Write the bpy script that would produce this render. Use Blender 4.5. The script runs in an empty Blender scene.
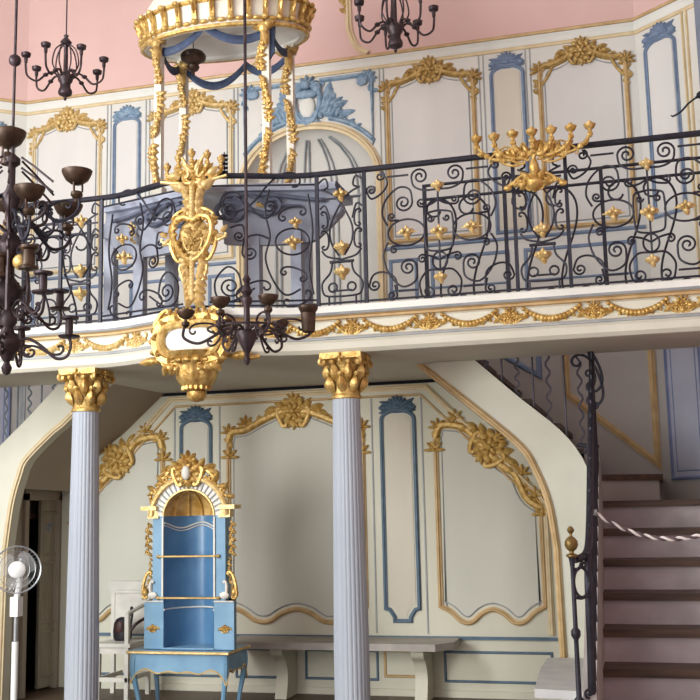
import bpy, math, random
from mathutils import Vector, Matrix
random.seed(7)
COL = bpy.context.scene.collection
PI = math.pi
V = Vector

# ------------------------------------------------------------------ materials
def lin(h):
    h = h.lstrip('#')
    c = [int(h[i:i + 2], 16) / 255 for i in (0, 2, 4)]
    return [((x + .055) / 1.055) ** 2.4 if x > .04045 else x / 12.92 for x in c] + [1]

def mat(name, a, b=None, rough=.6, metal=0., scale=6., detail=4., bump=0., bscale=40., stretch=None, spec=.4):
    m = bpy.data.materials.new(name); m.use_nodes = True
    nt = m.node_tree; N = nt.nodes; L = nt.links
    p = N['Principled BSDF']
    p.inputs['Roughness'].default_value = rough
    p.inputs['Metallic'].default_value = metal
    p.inputs['Specular IOR Level'].default_value = spec
    tc = N.new('ShaderNodeTexCoord'); mp = N.new('ShaderNodeMapping')
    L.new(tc.outputs['Object'], mp.inputs['Vector'])
    if stretch: mp.inputs['Scale'].default_value = stretch
    no = N.new('ShaderNodeTexNoise'); no.inputs['Scale'].default_value = scale; no.inputs['Detail'].default_value = detail
    L.new(mp.outputs['Vector'], no.inputs['Vector'])
    rp = N.new('ShaderNodeValToRGB')
    rp.color_ramp.elements[0].position = .35; rp.color_ramp.elements[1].position = .65
    rp.color_ramp.elements[0].color = lin(a); rp.color_ramp.elements[1].color = lin(b or a)
    L.new(no.outputs['Fac'], rp.inputs['Fac']); L.new(rp.outputs['Color'], p.inputs['Base Color'])
    if bump:
        n2 = N.new('ShaderNodeTexNoise'); n2.inputs['Scale'].default_value = bscale
        L.new(mp.outputs['Vector'], n2.inputs['Vector'])
        bp = N.new('ShaderNodeBump'); bp.inputs['Strength'].default_value = bump; bp.inputs['Distance'].default_value = .01
        L.new(n2.outputs['Fac'], bp.inputs['Height']); L.new(bp.outputs['Normal'], p.inputs['Normal'])
    return m

M = {}
M['pink'] = mat('pink_plaster', '#d2b0aa', '#dab9b2', .9, scale=1.2)
M['pinkd'] = mat('pink_plaster_band', '#cfb2ae', '#d8bcb7', .9, scale=2)
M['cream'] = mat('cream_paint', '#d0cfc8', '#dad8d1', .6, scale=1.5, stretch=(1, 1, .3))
M['field'] = mat('panel_field_paint', '#cbc9c5', '#d6d3ce', .6, scale=1.5, stretch=(1, 1, .3))
M['creaml'] = mat('cream_paint_lower', '#c9c7b4', '#d3d0bd', .6, scale=1.5, stretch=(1, 1, .3))
M['fieldl'] = mat('panel_field_lower', '#c3c3b5', '#cdccbf', .6, scale=1.5, stretch=(1, 1, .3))
M['fieldw'] = mat('strip_field_warm', '#c6bfae', '#d1cab9', .6, scale=2, stretch=(1, 1, .3))
M['fieldc'] = mat('strip_field_cool', '#cfcdcb', '#dbd8d2', .6, scale=2, stretch=(1, 1, .3))
M['ochre'] = mat('ochre_moulding', '#b39566', '#c6a97b', .5, .1, scale=9)
M['ochrel'] = mat('pale_ochre_moulding', '#cdb991', '#d9c8a3', .5, .05, scale=9)
M['grey'] = mat('grey_line_paint', '#8d9296', '#a2a5a5', .6)
M['blue'] = mat('blue_carving', '#6f8aa2', '#93abbf', .5, scale=20)
M['blued'] = mat('deep_blue_moulding', '#6b7d98', '#7c8da6', .5, scale=12)
M['bluedk'] = mat('dark_teal_blue_moulding', '#4d6273', '#5b7184', .5, scale=12)
M['gold'] = mat('gilded_carving', '#ad8644', '#d8ba76', .4, .55, scale=26, bump=.4, bscale=70)
M['goldd'] = mat('old_gilding', '#a5854c', '#c6a86c', .45, .4, scale=26, bump=.35, bscale=60)
M['goldp'] = mat('pale_gilding', '#c2a364', '#dec48c', .44, .4, scale=26, bump=.35, bscale=60)
M['iron'] = mat('wrought_iron', '#22212b', '#2e2d38', .5, .3, scale=20)
M['irong'] = mat('grey_painted_iron', '#6d7880', '#7d8890', .5, .1, scale=20)
M['bronze'] = mat('dark_bronze', '#30262a', '#463a3d', .45, .45, scale=18)
M['bronzeb'] = mat('brown_bronze', '#37291f', '#503e31', .42, .45, scale=18)
M['goldc'] = mat('mottled_gilding', '#b5873a', '#dcb670', .5, .1, scale=14)
M['brass'] = mat('dull_brass', '#6f5a32', '#8a7342', .4, .6, scale=20)
M['goldl'] = mat('soft_gilding', '#b98f46', '#dcbc74', .45, .2, scale=26, bump=.35, bscale=60)
M['lilac'] = mat('lilac_grey_paint', '#9aa2ad', '#a9b0b9', .5, scale=2, stretch=(1, 1, .25))
M['white'] = mat('white_cornice_paint', '#d6d7cf', '#e0e0d9', .55, scale=2)
M['fascia'] = mat('fascia_paint', '#cbcab9', '#d6d5c5', .55, scale=2)
M['under'] = mat('gallery_underside', '#c0bdb0', '#cac7ba', .8, scale=1)
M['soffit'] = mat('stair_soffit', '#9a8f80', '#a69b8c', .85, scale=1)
M['wood'] = mat('dark_stained_wood', '#3d2c23', '#5c4538', .45, scale=8, stretch=(.3, 3, 3))
M['floor'] = mat('floor_boards', '#4a3a30', '#62503f', .5, scale=6, stretch=(.3, 4, 1))
M['riser'] = mat('riser_plaster', '#b0a7a9', '#c0b7b8', .8, scale=5)
M['stairwall'] = mat('stair_wall_shade', '#aaa5a1', '#b4afaa', .8, scale=2)  # wall cream darkened: the shade below the gallery is in the colour
M['desk'] = mat('blue_grey_desk_paint', '#868b9a', '#999eab', .5, scale=4)
M['deskl'] = mat('pale_blue_grey_paint', '#a9b2c6', '#bcc4d4', .5, scale=4)
M['tab'] = mat('bright_blue_paint', '#6089a6', '#739ab4', .42, scale=5)
M['tabi'] = mat('niche_blue_paint', '#466f94', '#567fa2', .28, scale=4)
M['chair'] = mat('white_chair_paint', '#c8c6bd', '#d8d5ca', .5, scale=8)
M['bag'] = mat('black_leather', '#15141a', '#232028', .5, scale=20)
M['bagr'] = mat('dark_red_leather', '#33201f', '#472b27', .5, scale=20)
M['stone'] = mat('grey_stone_slab', '#9c968f', '#aaa49c', .6, scale=8)
M['stonew'] = mat('white_stone_slab', '#b7b8ba', '#c6c6c4', .5, scale=8)
M['fanw'] = mat('white_plastic', '#dfe0de', '#e8e8e5', .4)
M['fang'] = mat('chrome_tube', '#a8acb0', '#c0c4c6', .25, .7)
M['rope1'] = mat('white_rope_strand', '#d8d2d0', '#e6e0dc', .9, scale=60)
M['rope2'] = mat('grey_rope_strand', '#54474a', '#6a5b5c', .9, scale=60)
M['dark'] = mat('dark_painted_shade', '#0c0c10', '#121218', .9)  # shade put into the colour: unlit doorway and gap under the gallery
M['door'] = mat('door_paint', '#8f8877', '#a09885', .6, scale=6, stretch=(3, 3, .4))
M['drape'] = mat('blue_painted_drapery', '#2f3b52', '#43526e', .6, scale=10)
M['canw'] = mat('canopy_cream_paint', '#d0ccbc', '#ddd9cb', .55, scale=4)
M['canu'] = mat('canopy_underside_paint', '#e2e3dd', '#ecece6', .7, scale=3)
m = bpy.data.materials.new('clear_fan_blade'); m.use_nodes = True
p = m.node_tree.nodes['Principled BSDF']
p.inputs['Base Color'].default_value = (.8, .8, .8, 1); p.inputs['Alpha'].default_value = .22; p.inputs['Roughness'].default_value = .4
M['blade'] = m
M['fasl'] = mat('fascia_lower_paint', '#c2c0b0', '#cdcbbc', .55, scale=2)
M['deskd'] = mat('desk_outline_paint', '#4f5566', '#5f6577', .5, scale=6)
M['cornf'] = mat('pale_lilac_field', '#a3a5b5', '#b0b2c0', .6, scale=2)
M['cornb'] = mat('lilac_blue_frame', '#737da0', '#828bab', .55, scale=4)
M['bars'] = mat('dull_iron', '#45424c', '#54515b', .6, .1, scale=20)
M['curb'] = mat('grey_lilac_curb', '#9a9593', '#a7a29f', .7, scale=5)

# ------------------------------------------------------------------ mesh builder
def dist_ok(a, b): return (a - b).length > 1e-7

class Fr:
    """A flat working frame: pt(a, b, c) = origin + a*u + b*v + c*n."""
    def __init__(s, o, u=(1, 0, 0), v=(0, 0, 1), n=(0, -1, 0)):
        s.o, s.u, s.v, s.n = V(o), V(u).normalized(), V(v).normalized(), V(n).normalized()
    def __call__(s, a, b, c=0.): return s.o + s.u * a + s.v * b + s.n * c

class MB:
    def __init__(s): s.v = []; s.f = []
    def add(s, vs, fs):
        k = len(s.v); s.v += [V(x) for x in vs]; s.f += [tuple(i + k for i in f) for f in fs]
    def box(s, x0, x1, y0, y1, z0, z1):
        s.add([(x, y, z) for x in (x0, x1) for y in (y0, y1) for z in (z0, z1)],
              [(0, 1, 3, 2), (4, 6, 7, 5), (0, 4, 5, 1), (2, 3, 7, 6), (0, 2, 6, 4), (1, 5, 7, 3)])
    def fbox(s, fr, a0, a1, b0, b1, c0, c1):
        s.add([fr(a, b, c) for a in (a0, a1) for b in (b0, b1) for c in (c0, c1)],
              [(0, 1, 3, 2), (4, 6, 7, 5), (0, 4, 5, 1), (2, 3, 7, 6), (0, 2, 6, 4), (1, 5, 7, 3)])
    def prism(s, pts, d):
        n = len(pts); d = V(d)
        s.add([V(p) for p in pts] + [V(p) + d for p in pts],
              [tuple(range(n)), tuple(range(2 * n - 1, n - 1, -1))] + [(i, (i + 1) % n, n + (i + 1) % n, n + i) for i in range(n)])
    def grid(s, rows, closed=False):
        n = len(rows[0]); k = []
        for i in range(len(rows) - 1):
            for j in range(n if closed else n - 1):
                a, b = i * n + j, i * n + (j + 1) % n
                k.append((a, b, b + n, a + n))
        s.add([p for r in rows for p in r], k)
    def tube(s, pts, r, n=6, flat=None, closed=False):
        P = [V(p) for p in pts]
        Q = [P[0]]; keep = [0]
        for i, p in enumerate(P[1:], 1):
            if dist_ok(p, Q[-1]): Q.append(p); keep.append(i)
        if len(Q) < 2: return
        R = [r] * len(P) if not hasattr(r, '__len__') else list(r)
        R = [R[min(i, len(R) - 1)] for i in keep]; P = Q; m_ = len(P)
        T = []
        for i in range(m_):
            if closed: t = P[(i + 1) % m_] - P[i - 1]
            else: t = P[min(i + 1, m_ - 1)] - P[max(i - 1, 0)]
            if t.length < 1e-9: t = V((0, 0, 1))
            T.append(t.normalized())
        ref = V((0, 0, 1)) if abs(T[0].z) < .9 else V((1, 0, 0))
        nrm = (ref - T[0] * ref.dot(T[0])).normalized()
        rows = []
        for i in range(m_):
            nrm = nrm - T[i] * nrm.dot(T[i])
            nrm = nrm.normalized() if nrm.length > 1e-6 else T[i].orthogonal().normalized()
            b = T[i].cross(nrm)
            row = []
            for k in range(n):
                a = 2 * PI * k / n
                d = nrm * math.cos(a) + b * math.sin(a)
                row.append(P[i] + d * R[i])
            rows.append(row)
        if closed: rows.append(rows[0])
        k0 = len(s.v); s.grid(rows, True)
        if not closed:
            s.f.append(tuple(k0 + i for i in range(n))[::-1]); L = len(s.v); s.f.append(tuple(L - n + i for i in range(n)))
    def lathe(s, prof, c, n=16, ax=None, a0=0., a1=2 * PI):
        c = V(c); ax = ax or ((1, 0, 0), (0, 1, 0), (0, 0, 1)); u, v, w = map(V, ax)
        full = abs(a1 - a0 - 2 * PI) < 1e-6
        rows = []
        for r, z in prof:
            rows.append([c + w * z + (u * math.cos(a0 + (a1 - a0) * k / n) + v * math.sin(a0 + (a1 - a0) * k / n)) * r for k in range(n if full else n + 1)])
        s.grid(rows, full)
    def ball(s, c, r, nu=8, nv=6, fr=None):
        if not hasattr(r, '__len__'): r = (r, r, r)
        c = V(c)
        if fr is None: u, v, w = V((1, 0, 0)), V((0, 1, 0)), V((0, 0, 1))
        else: u, v, w = fr
        rows = []
        for i in range(nv + 1):
            t = PI * i / nv; sn = max(math.sin(t), .02)
            rows.append([c + u * (r[0] * sn * math.cos(2 * PI * j / nu)) + v * (r[1] * sn * math.sin(2 * PI * j / nu)) + w * (r[2] * math.cos(t)) for j in range(nu)])
        s.grid(rows, True)
    def ribbon(s, fr, path, prof, closed=False, z=0.):
        """Sweep an (offset, height) profile along a path drawn in the frame, mitred at the corners."""
        P = [V((p[0], p[1])) for p in path]; n = len(P); rows = []
        for i in range(n):
            if closed: a, b = P[i] - P[i - 1], P[(i + 1) % n] - P[i]
            else:
                a = P[i] - P[i - 1] if i else P[1] - P[0]
                b = P[i + 1] - P[i] if i < n - 1 else a
            a = a.normalized() if a.length > 1e-9 else V((1, 0)); b = b.normalized() if b.length > 1e-9 else a
            na, nb = V((-a.y, a.x)), V((-b.y, b.x)); q = na + nb
            q = q.normalized() if q.length > 1e-6 else na
            q = q / max(.45, q.dot(na))
            rows.append([fr(P[i].x + q.x * o, P[i].y + q.y * o, z + h) for o, h in prof])
        if closed: rows.append(rows[0])
        s.grid(rows)
    def face(s, pts):
        """one flat, possibly concave outline"""
        from mathutils.geometry import tessellate_polygon
        s.add(pts, [tuple(t) for t in tessellate_polygon([[V(p) for p in pts]])])
    def build(s, name, m_, parent=None, smooth=True, label=None, sharp=40):
        me = bpy.data.meshes.new(name)
        off = V((0, 0, 0)); q = parent
        while q is not None: off += q.location; q = q.parent
        me.from_pydata([tuple(x - off) for x in s.v], [], s.f)
        me.validate()
        me.materials.append(m_)
        if smooth:
            me.polygons.foreach_set('use_smooth', [True] * len(me.polygons))
            try: me.set_sharp_from_angle(angle=math.radians(sharp))
            except Exception: pass
        me.update()
        o = bpy.data.objects.new(name, me); COL.objects.link(o)
        if parent is not None: o.parent = parent
        if label: o['label'] = label
        return o

def tag(o, label, cat, group=None, kind=None):
    o['label'] = label; o['category'] = cat
    if group: o['group'] = group
    if kind: o['kind'] = kind
    return o
def thing(name, label, cat, loc, group=None, kind=None):
    o = bpy.data.objects.new(name, None); COL.objects.link(o); o.location = loc; o.empty_display_size = .1
    return tag(o, label, cat, group, kind)
def struct(name, mb, m_, parent=None, smooth=False):
    o = mb.build(name, m_, parent, smooth)
    if parent is None: o['kind'] = 'structure'
    return o
def dup(root, loc, label, group=None):
    r = root.copy(); COL.objects.link(r); r.location = loc; r['label'] = label
    if group: r['group'] = group
    for ch in list(root.children):
        c = ch.copy(); COL.objects.link(c); c.parent = r
        for g in ch.children:
            d = g.copy(); COL.objects.link(d); d.parent = c
    return r

# ------------------------------------------------------------------ curves
def cat(pts, k=6, closed=False):
    P = [V(p) if len(p) == 3 else V((p[0], p[1], 0)) for p in pts]; n = len(P); out = []
    dim = len(pts[0])
    for i in range(n if closed else n - 1):
        p0 = P[i - 1] if (i or closed) else P[0]; p1 = P[i]; p2 = P[(i + 1) % n]; p3 = P[(i + 2) % n] if (closed or i + 2 < n) else p2
        for j in range(k):
            t = j / k
            out.append(.5 * ((2 * p1) + (p2 - p0) * t + (2 * p0 - 5 * p1 + 4 * p2 - p3) * t * t + (3 * p1 - p0 - 3 * p2 + p3) * t ** 3))
    if not closed: out.append(P[-1])
    return [tuple(q[:dim]) for q in out]
def ell(cx, cy, rx, ry, n=24, a0=0., a1=2 * PI, end=False):
    return [(cx + rx * math.cos(a0 + (a1 - a0) * i / n), cy + ry * math.sin(a0 + (a1 - a0) * i / n)) for i in range(n + (1 if end else 0))]
def scroll(A, B, kind='C', side=1, wind=2.1, p=3, mid=.5, n=56):
    """Wrought-iron scroll from spiral centre A to spiral centre B; wind = turns (x pi) at each end."""
    W = wind * PI; pts = [(0., 0.)]
    for i in range(n):
        t = -1 + 2 * (i + .5) / n
        s_ = abs(t)
        th = W * s_ ** p + mid * s_
        th = side * th * (1 if t > 0 else (-1 if kind == 'C' else 1))
        pts.append((pts[-1][0] + math.cos(th) / n, pts[-1][1] + math.sin(th) / n))
    a, b = complex(*pts[0]), complex(*pts[-1]); z = complex(B[0] - A[0], B[1] - A[1]) / (b - a)
    return [((complex(*q) - a) * z + complex(*A)).real for q in pts], [((complex(*q) - a) * z + complex(*A)).imag for q in pts]
def scr(*a, **k):
    x, y = scroll(*a, **k); return list(zip(x, y))

def half_round(w, h): return [(-w / 2, 0), (-w * .42, h * .6), (-w * .2, h), (w * .2, h), (w * .42, h * .6), (w / 2, 0)]
def ogee(w, h): return [(-w / 2, 0), (-w / 2, h * .45), (-w * .2, h * .6), (-w * .05, h), (w * .2, h), (w * .32, h * .5), (w / 2, h * .4), (w / 2, 0)]

def blob(mb, fr, a, b, c, r, ang=0., nu=7, nv=5):
    ca, sa = math.cos(ang), math.sin(ang)
    u = fr.u * ca + fr.v * sa; v = fr.v * ca - fr.u * sa
    mb.ball(fr(a, b, c), r, nu, nv, (u, v, fr.n))
def leaf(mb, fr, a, b, ang, L, w, h=.02, curl=.5):
    """a carved leaf: a tapered, domed blade with a curled tip"""
    ca, sa = math.cos(ang), math.sin(ang); rows = []
    for i in range(7):
        t = i / 6; ww = w * math.sin(PI * (.12 + .86 * t)) ** .8
        lift = h * (1.2 * math.sin(PI * min(t * 1.1, 1))) + .35 * h
        off = curl * w * t * t
        row = []
        for k in (-1, -.5, 0, .5, 1):
            x = L * t; y = k * ww + off
            row.append(fr(a + x * ca - y * sa, b + x * sa + y * ca, lift * (1 - .75 * abs(k) ** 2) * (1 if abs(k) < 1 else .15)))
        rows.append(row)
    mb.grid(rows)
def fscroll(mb, fr, A, B, side=1, r=.012, kind='C', wind=1.5, z=.012, n=34, taper=.6):
    pts = scr(A, B, kind, side, wind=max(wind, 1.6) + .3, n=n + 14, p=5, mid=.35)
    m_ = len(pts)
    mb.tube([fr(x, y, z) for x, y in pts], [r * (1 - taper * abs(2 * i / (m_ - 1) - 1) ** 2) for i in range(m_)], 6)
def shell(mb, fr, a, b, R, n=7, spread=PI * .8, base=PI / 2, h=.03):
    for i in range(n):
        an = base + spread * (i / (n - 1) - .5)
        blob(mb, fr, a + .55 * R * math.cos(an), b + .55 * R * math.sin(an), h * .4, (R * .5, R * .17, h), an)
    blob(mb, fr, a, b, h * .5, (R * .22, R * .22, h * 1.2))
def crest(mb, fr, cx, cy, s, rot=0.):
    """rococo crest: a dense cluster of shells, petals and short scrolls with leaves running out along the moulding"""
    ca, sa = math.cos(rot), math.sin(rot)
    f2 = Fr(fr(cx, cy, 0), fr.u * ca + fr.v * sa, fr.v * ca - fr.u * sa, fr.n)
    blob(mb, f2, 0, 0, 0, (.115 * s, .115 * s, .035 * s), 0, 12, 8)
    for k in range(10):
        an = 2 * PI * k / 10 + .3
        R = (.088 + .012 * (k % 2)) * s
        blob(mb, f2, R * math.cos(an), R * math.sin(an), .022 * s, (.044 * s, .030 * s, .03 * s), an + .5)
    for k in range(6):
        an = 2 * PI * k / 6
        blob(mb, f2, .042 * s * math.cos(an), .045 * s * math.sin(an), .04 * s, (.036 * s, .02 * s, .026 * s), an)
    blob(mb, f2, 0, 0, .055 * s, (.026 * s, .026 * s, .022 * s))
    shell(mb, f2, .0, .085 * s, .085 * s, 5, PI * .9, PI / 2, .035 * s)
    shell(mb, f2, .0, -.075 * s, .08 * s, 5, PI * .8, -PI / 2, .03 * s)
    for sd in (-1, 1):
        fscroll(mb, f2, (sd * .07 * s, -.115 * s), (sd * .125 * s, .02 * s), sd, .020 * s, wind=1.7, z=.03 * s)
        for k in range(4):
            leaf(mb, f2, sd * (.09 + .035 * k) * s, (.03 - .03 * (k % 2)) * s, (0 if sd > 0 else PI) + sd * (.75 - .4 * k), .10 * s, .032 * s, .032 * s)
def spray(mb, fr, path, s, gap=1.):
    """leaves and flowers strung along a path"""
    tot = 0
    for i in range(len(path) - 1):
        a, b = path[i], path[i + 1]; d = math.hypot(b[0] - a[0], b[1] - a[1]); n = max(1, int(d / (s * gap)))
        an = math.atan2(b[1] - a[1], b[0] - a[0])
        for k in range(n):
            t = (k + .5) / n; x = a[0] + (b[0] - a[0]) * t; y = a[1] + (b[1] - a[1]) * t; tot += 1
            sd = 1 if tot % 2 else -1
            leaf(mb, fr, x, y, an + sd * .7, s * 1.3, s * .4, s * .35)
            if tot % 3 == 0:
                for q in range(5): blob(mb, fr, x + s * .3 * math.cos(q * 1.256), y + s * .3 * math.sin(q * 1.256), s * .3, (s * .26, s * .26, s * .25), 0, 6, 4)
            else: blob(mb, fr, x, y, s * .2, (s * .4, s * .22, s * .3), an, 6, 4)
def rosette(mb, fr, a, b, c, R):
    for q in range(4):
        an = q * PI / 2
        blob(mb, fr, a + R * .55 * math.cos(an), b + R * .55 * math.sin(an), c, (R * .5, R * .28, R * .35), an, 6, 4)
    blob(mb, fr, a, b, c, (R * .42, R * .42, R * .55), 0, 8, 5)

# ================================================================== ROOM SHELL
YU, YL, YS, YR = 9.337, 8.80, 7.85, 6.90      # back wall, wall under the gallery, stair strings, railing
ZC = 5.79
XA = 3.08
XE, YE = 3.58, 8.93                            # far edge of each canted corner
mb = MB(); mb.box(-3.75, 3.75, -2.5, 9.6, -.12, 0); struct('floor', mb, M['floor'])
AE, AH, AZ = .68, .56, 4.60                    # arch half width, rise, springing
def arch(x): return AZ + AH * math.sqrt(max(0, 1 - (x / AE) ** 2))
mb = MB()
def wq(x0, x1, z00, z01, z10, z11): mb.add([(x0, YU, z00), (x1, YU, z10), (x1, YU, z11), (x0, YU, z01)], [(0, 1, 2, 3)])
wq(-XA, -AE, 2.885, ZC, 2.885, ZC); wq(AE, XA, 2.885, ZC, 2.885, ZC)
NA = 24
xs = [-AE * math.cos(PI * i / NA) for i in range(NA + 1)]
for a, b in zip(xs, xs[1:]): wq(a, b, arch(a), ZC, arch(b), ZC)
struct('wall_back', mb, M['cream'])
mb = MB(); wq(-XA, XA, 0, 2.885, 0, 2.885); struct('wall_back_stair', mb, M['stairwall'])  # same back wall, coloured darker for the shade under the gallery
mb = MB(); mb.add([(-XA, YU, ZC), (XA, YU, ZC), (XA, YU, 8), (-XA, YU, 8)], [(0, 1, 2, 3)]); struct('wall_back_upper', mb, M['pink'])
for sd, nm in ((-1, 'left'), (1, 'right')):
    mb = MB(); mb.add([(sd * XA, YU, 2.885), (sd * XE, YE, 2.885), (sd * XE, YE, ZC), (sd * XA, YU, ZC)], [(0, 1, 2, 3)]); struct('wall_corner_' + nm, mb, M['cream'])
    mb = MB(); mb.add([(sd * XA, YU, 0), (sd * XE, YE, 0), (sd * XE, YE, 2.885), (sd * XA, YU, 2.885)], [(0, 1, 2, 3)]); struct('wall_corner_lower_' + nm, mb, M['stairwall'])  # corner below the gallery, its shade painted in as well
    mb = MB(); mb.add([(sd * XA, YU, ZC), (sd * XE, YE, ZC), (sd * XE, YE, 8), (sd * XA, YU, 8)], [(0, 1, 2, 3)]); struct('wall_corner_upper_' + nm, mb, M['pink'])
    mb = MB(); mb.add([(sd * XE, YE, 0), (sd * XE, -2.5, 0), (sd * XE, -2.5, 8), (sd * XE, YE, 8)], [(0, 1, 2, 3)]); struct('wall_' + nm, mb, M['pinkd'])
mb = MB(); mb.box(-3.7, 3.7, -2.5, 9.5, 8, 8.1); struct('ceiling', mb, M['white'])
# niche behind the arch
mb = MB(); rows = []
for i in range(25):
    a = PI * i / 24; x = -AE * math.cos(a); y = YU + .42 * math.sin(a)
    rows.append([(x, y, 2.9), (x, y, AZ)] + [(x * math.cos(t), YU + .42 * math.sin(a) * math.cos(t), AZ + AH * math.sin(t)) for t in [PI / 2 * k / 8 for k in range(1, 9)]])
mb.grid(rows); struct('wall_niche', mb, M['cream'], smooth=True)
mb = MB()
for a in (PI * .28, PI * .43, PI * .57, PI * .72):
    for da in (-.045, .045):
        q = [(-AE * .98 * math.cos(a + da), YU + .41 * math.sin(a + da), z) for z in (2.9, 3.6, AZ)]
        q += [(-AE * .98 * math.cos(a + da) * math.cos(t), YU + .41 * math.sin(a + da) * math.cos(t), AZ + AH * .98 * math.sin(t)) for t in (.3, .6, .9, 1.15)]
        mb.tube(q, .011, 5)
mb.tube([(-AE * .97 * math.cos(PI * i / 20), YU + .4 * math.sin(PI * i / 20), 4.55) for i in range(21)], .012, 5)
struct('trim_1', mb, M['grey'], smooth=True)
# arch moulding
FU = Fr((0, YU, 0))
ap = [(-AE - .02, 2.95), (-AE - .02, AZ)] + [((AE + .02) * -math.cos(PI * i / 28), AZ + (AH + .02) * math.sin(PI * i / 28)) for i in range(1, 28)] + [(AE + .02, AZ), (AE + .02, 2.95)]
mb = MB(); mb.ribbon(FU, ap, ogee(.075, .05)); struct('trim_2', mb, M['ochrel'], smooth=True)
# cornice round the panelled wall
def cornice(name, prof, m_):
    mb = MB(); rows = []
    for x, y, nx, ny in ((-XE, YE, .78, -.5), (-XA, YU, .36, -.95), (XA, YU, -.36, -.95), (XE, YE, -.78, -.5)):
        rows.append([(x + nx * o, y + ny * o, z) for o, z in prof])
    mb.grid(rows); return struct(name, mb, m_)
cornice('trim_3', [(0, 5.775), (.045, 5.78), (.05, 5.80), (.03, 5.815), (0, 5.82)], M['ochre'])
cornice('trim_4', [(0, 5.70), (.015, 5.70), (.022, 5.74), (.04, 5.775), (0, 5.776)], M['white'])
cornice('trim_5', [(0, 5.665), (.014, 5.668), (.018, 5.685), (.012, 5.70), (0, 5.70)], M['ochrel'])
# upper dado lines
mb = MB()
for sd in (-1, 1):
    mb.ribbon(FU, [(sd * .74, 3.90), (sd * 3.06, 3.90)], half_round(.035, .02))
    for x0, x1 in ((.78, 1.02), (1.17, 1.86), (2.02, 2.96)):
        mb.ribbon(FU, [(sd * x0, 3.0), (sd * x0, 3.78), (sd * x1, 3.78), (sd * x1, 3.0)], half_round(.035, .014))
        mb.ribbon(FU, [(sd * x0, 3.50), (sd * x1, 3.50)], half_round(.022, .012))
struct('trim_6', mb, M['blued'], smooth=True)
mb = MB()                                        # grey pilaster joints
for x in (-2.12, -1.69, -.74, .74, 1.69, 2.12):
    for dx in (-.02, .02): mb.fbox(FU, x + dx - .005, x + dx + .005, 3.95, 5.66, 0, .008)
struct('trim_7', mb, M['grey'])

# ------------------------------------------------------------------ wall panels of the gallery level
def top_arc(x0, x1, zc, zt, n=8):
    w = x1 - x0
    L = cat([(x0, zc - .02), (x0 + .05 * w, zc + .055), (x0 + .14 * w, zc + .06), (x0 + .3 * w, zc + .6 * (zt - zc)), (x0 + .42 * w, zt - .015), (x0 + .5 * w, zt)], 4)
    return L + [(x0 + x1 - a, b) for a, b in reversed(L[:-1])]
def tall_panel(x0, x1, zb, zc, zt, label, fr=FU, gild='goldd', mould='ochre', field='field', s=1.):
    xc = (x0 + x1) / 2
    t = thing('gilded_panelling', label, 'wall panelling', fr(xc, zb, 0), 'tall gilded panels on the gallery wall')
    path = [(x0, zb)] + top_arc(x0, x1, zc, zt) + [(x1, zb)]
    mb = MB(); mb.ribbon(fr, path, ogee(.042, .03), closed=True); mb.build('frame', M[mould], t)
    inner = [(x0 + .045, zb + .05)] + top_arc(x0 + .045, x1 - .045, zc - .05, zt - .05) + [(x1 - .045, zb + .05)]
    mb = MB(); mb.face([fr(a, b, .006) for a, b in inner]); mb.build('panel_field', M[field], t, False)
    mb = MB(); mb.ribbon(fr, inner, half_round(.012, .008), closed=True, z=.004); mb.build('inner_bead', M['grey'], t)
    mb = MB(); crest(mb, fr, xc, zt - .02, .9 * s); mb.ribbon(fr, [q for q in path if q[1] > zc + .02], half_round(.06, .04)); mb.build('crest', M[gild], t)
    for sd in (-1, 1):
        mb = MB(); xx = x0 if sd < 0 else x1
        spray(mb, fr, [(xx + sd * .02, zc - .22), (xx + sd * .01, zc - .03), (xx - sd * .05, zc + .06)], .05 * s, .9)
        fscroll(mb, fr, (xx + sd * .03, zc - .12), (xx - sd * .1, zc + .09), -sd if False else sd * -1, .014)
        shell(mb, fr, xx, zc + .02, .09 * s, 5, PI * .8, PI / 2 + sd * -.6, .03)
        spray(mb, fr, [(xx - sd * .14, zc + .075), (xx - sd * .3 * (x1 - x0), zc + .055 + .5 * (zt - zc))], .045 * s, 1.1)
        mb.build('corner_carving', M[gild], t)
    return t
tall_panel(-2.98, -2.22, 3.96, 5.42, 5.58, 'tall cream panel with pale gilt crest on gallery wall, behind the small chandelier at left', gild='goldp', mould='ochrel', field='fieldc')
tall_panel(-1.61, -.79, 3.96, 5.44, 5.59, 'tall cream panel with gilt crest seen between the posts of the canopy', gild='goldp', mould='ochrel')
tall_panel(.79, 1.61, 3.96, 5.44, 5.60, 'tall grey panel with gilt crest just right of the arched niche')
tall_panel(2.22, 2.98, 3.96, 5.42, 5.59, 'tall grey panel with gilt crest above and right of the wide gold candelabrum')

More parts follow.
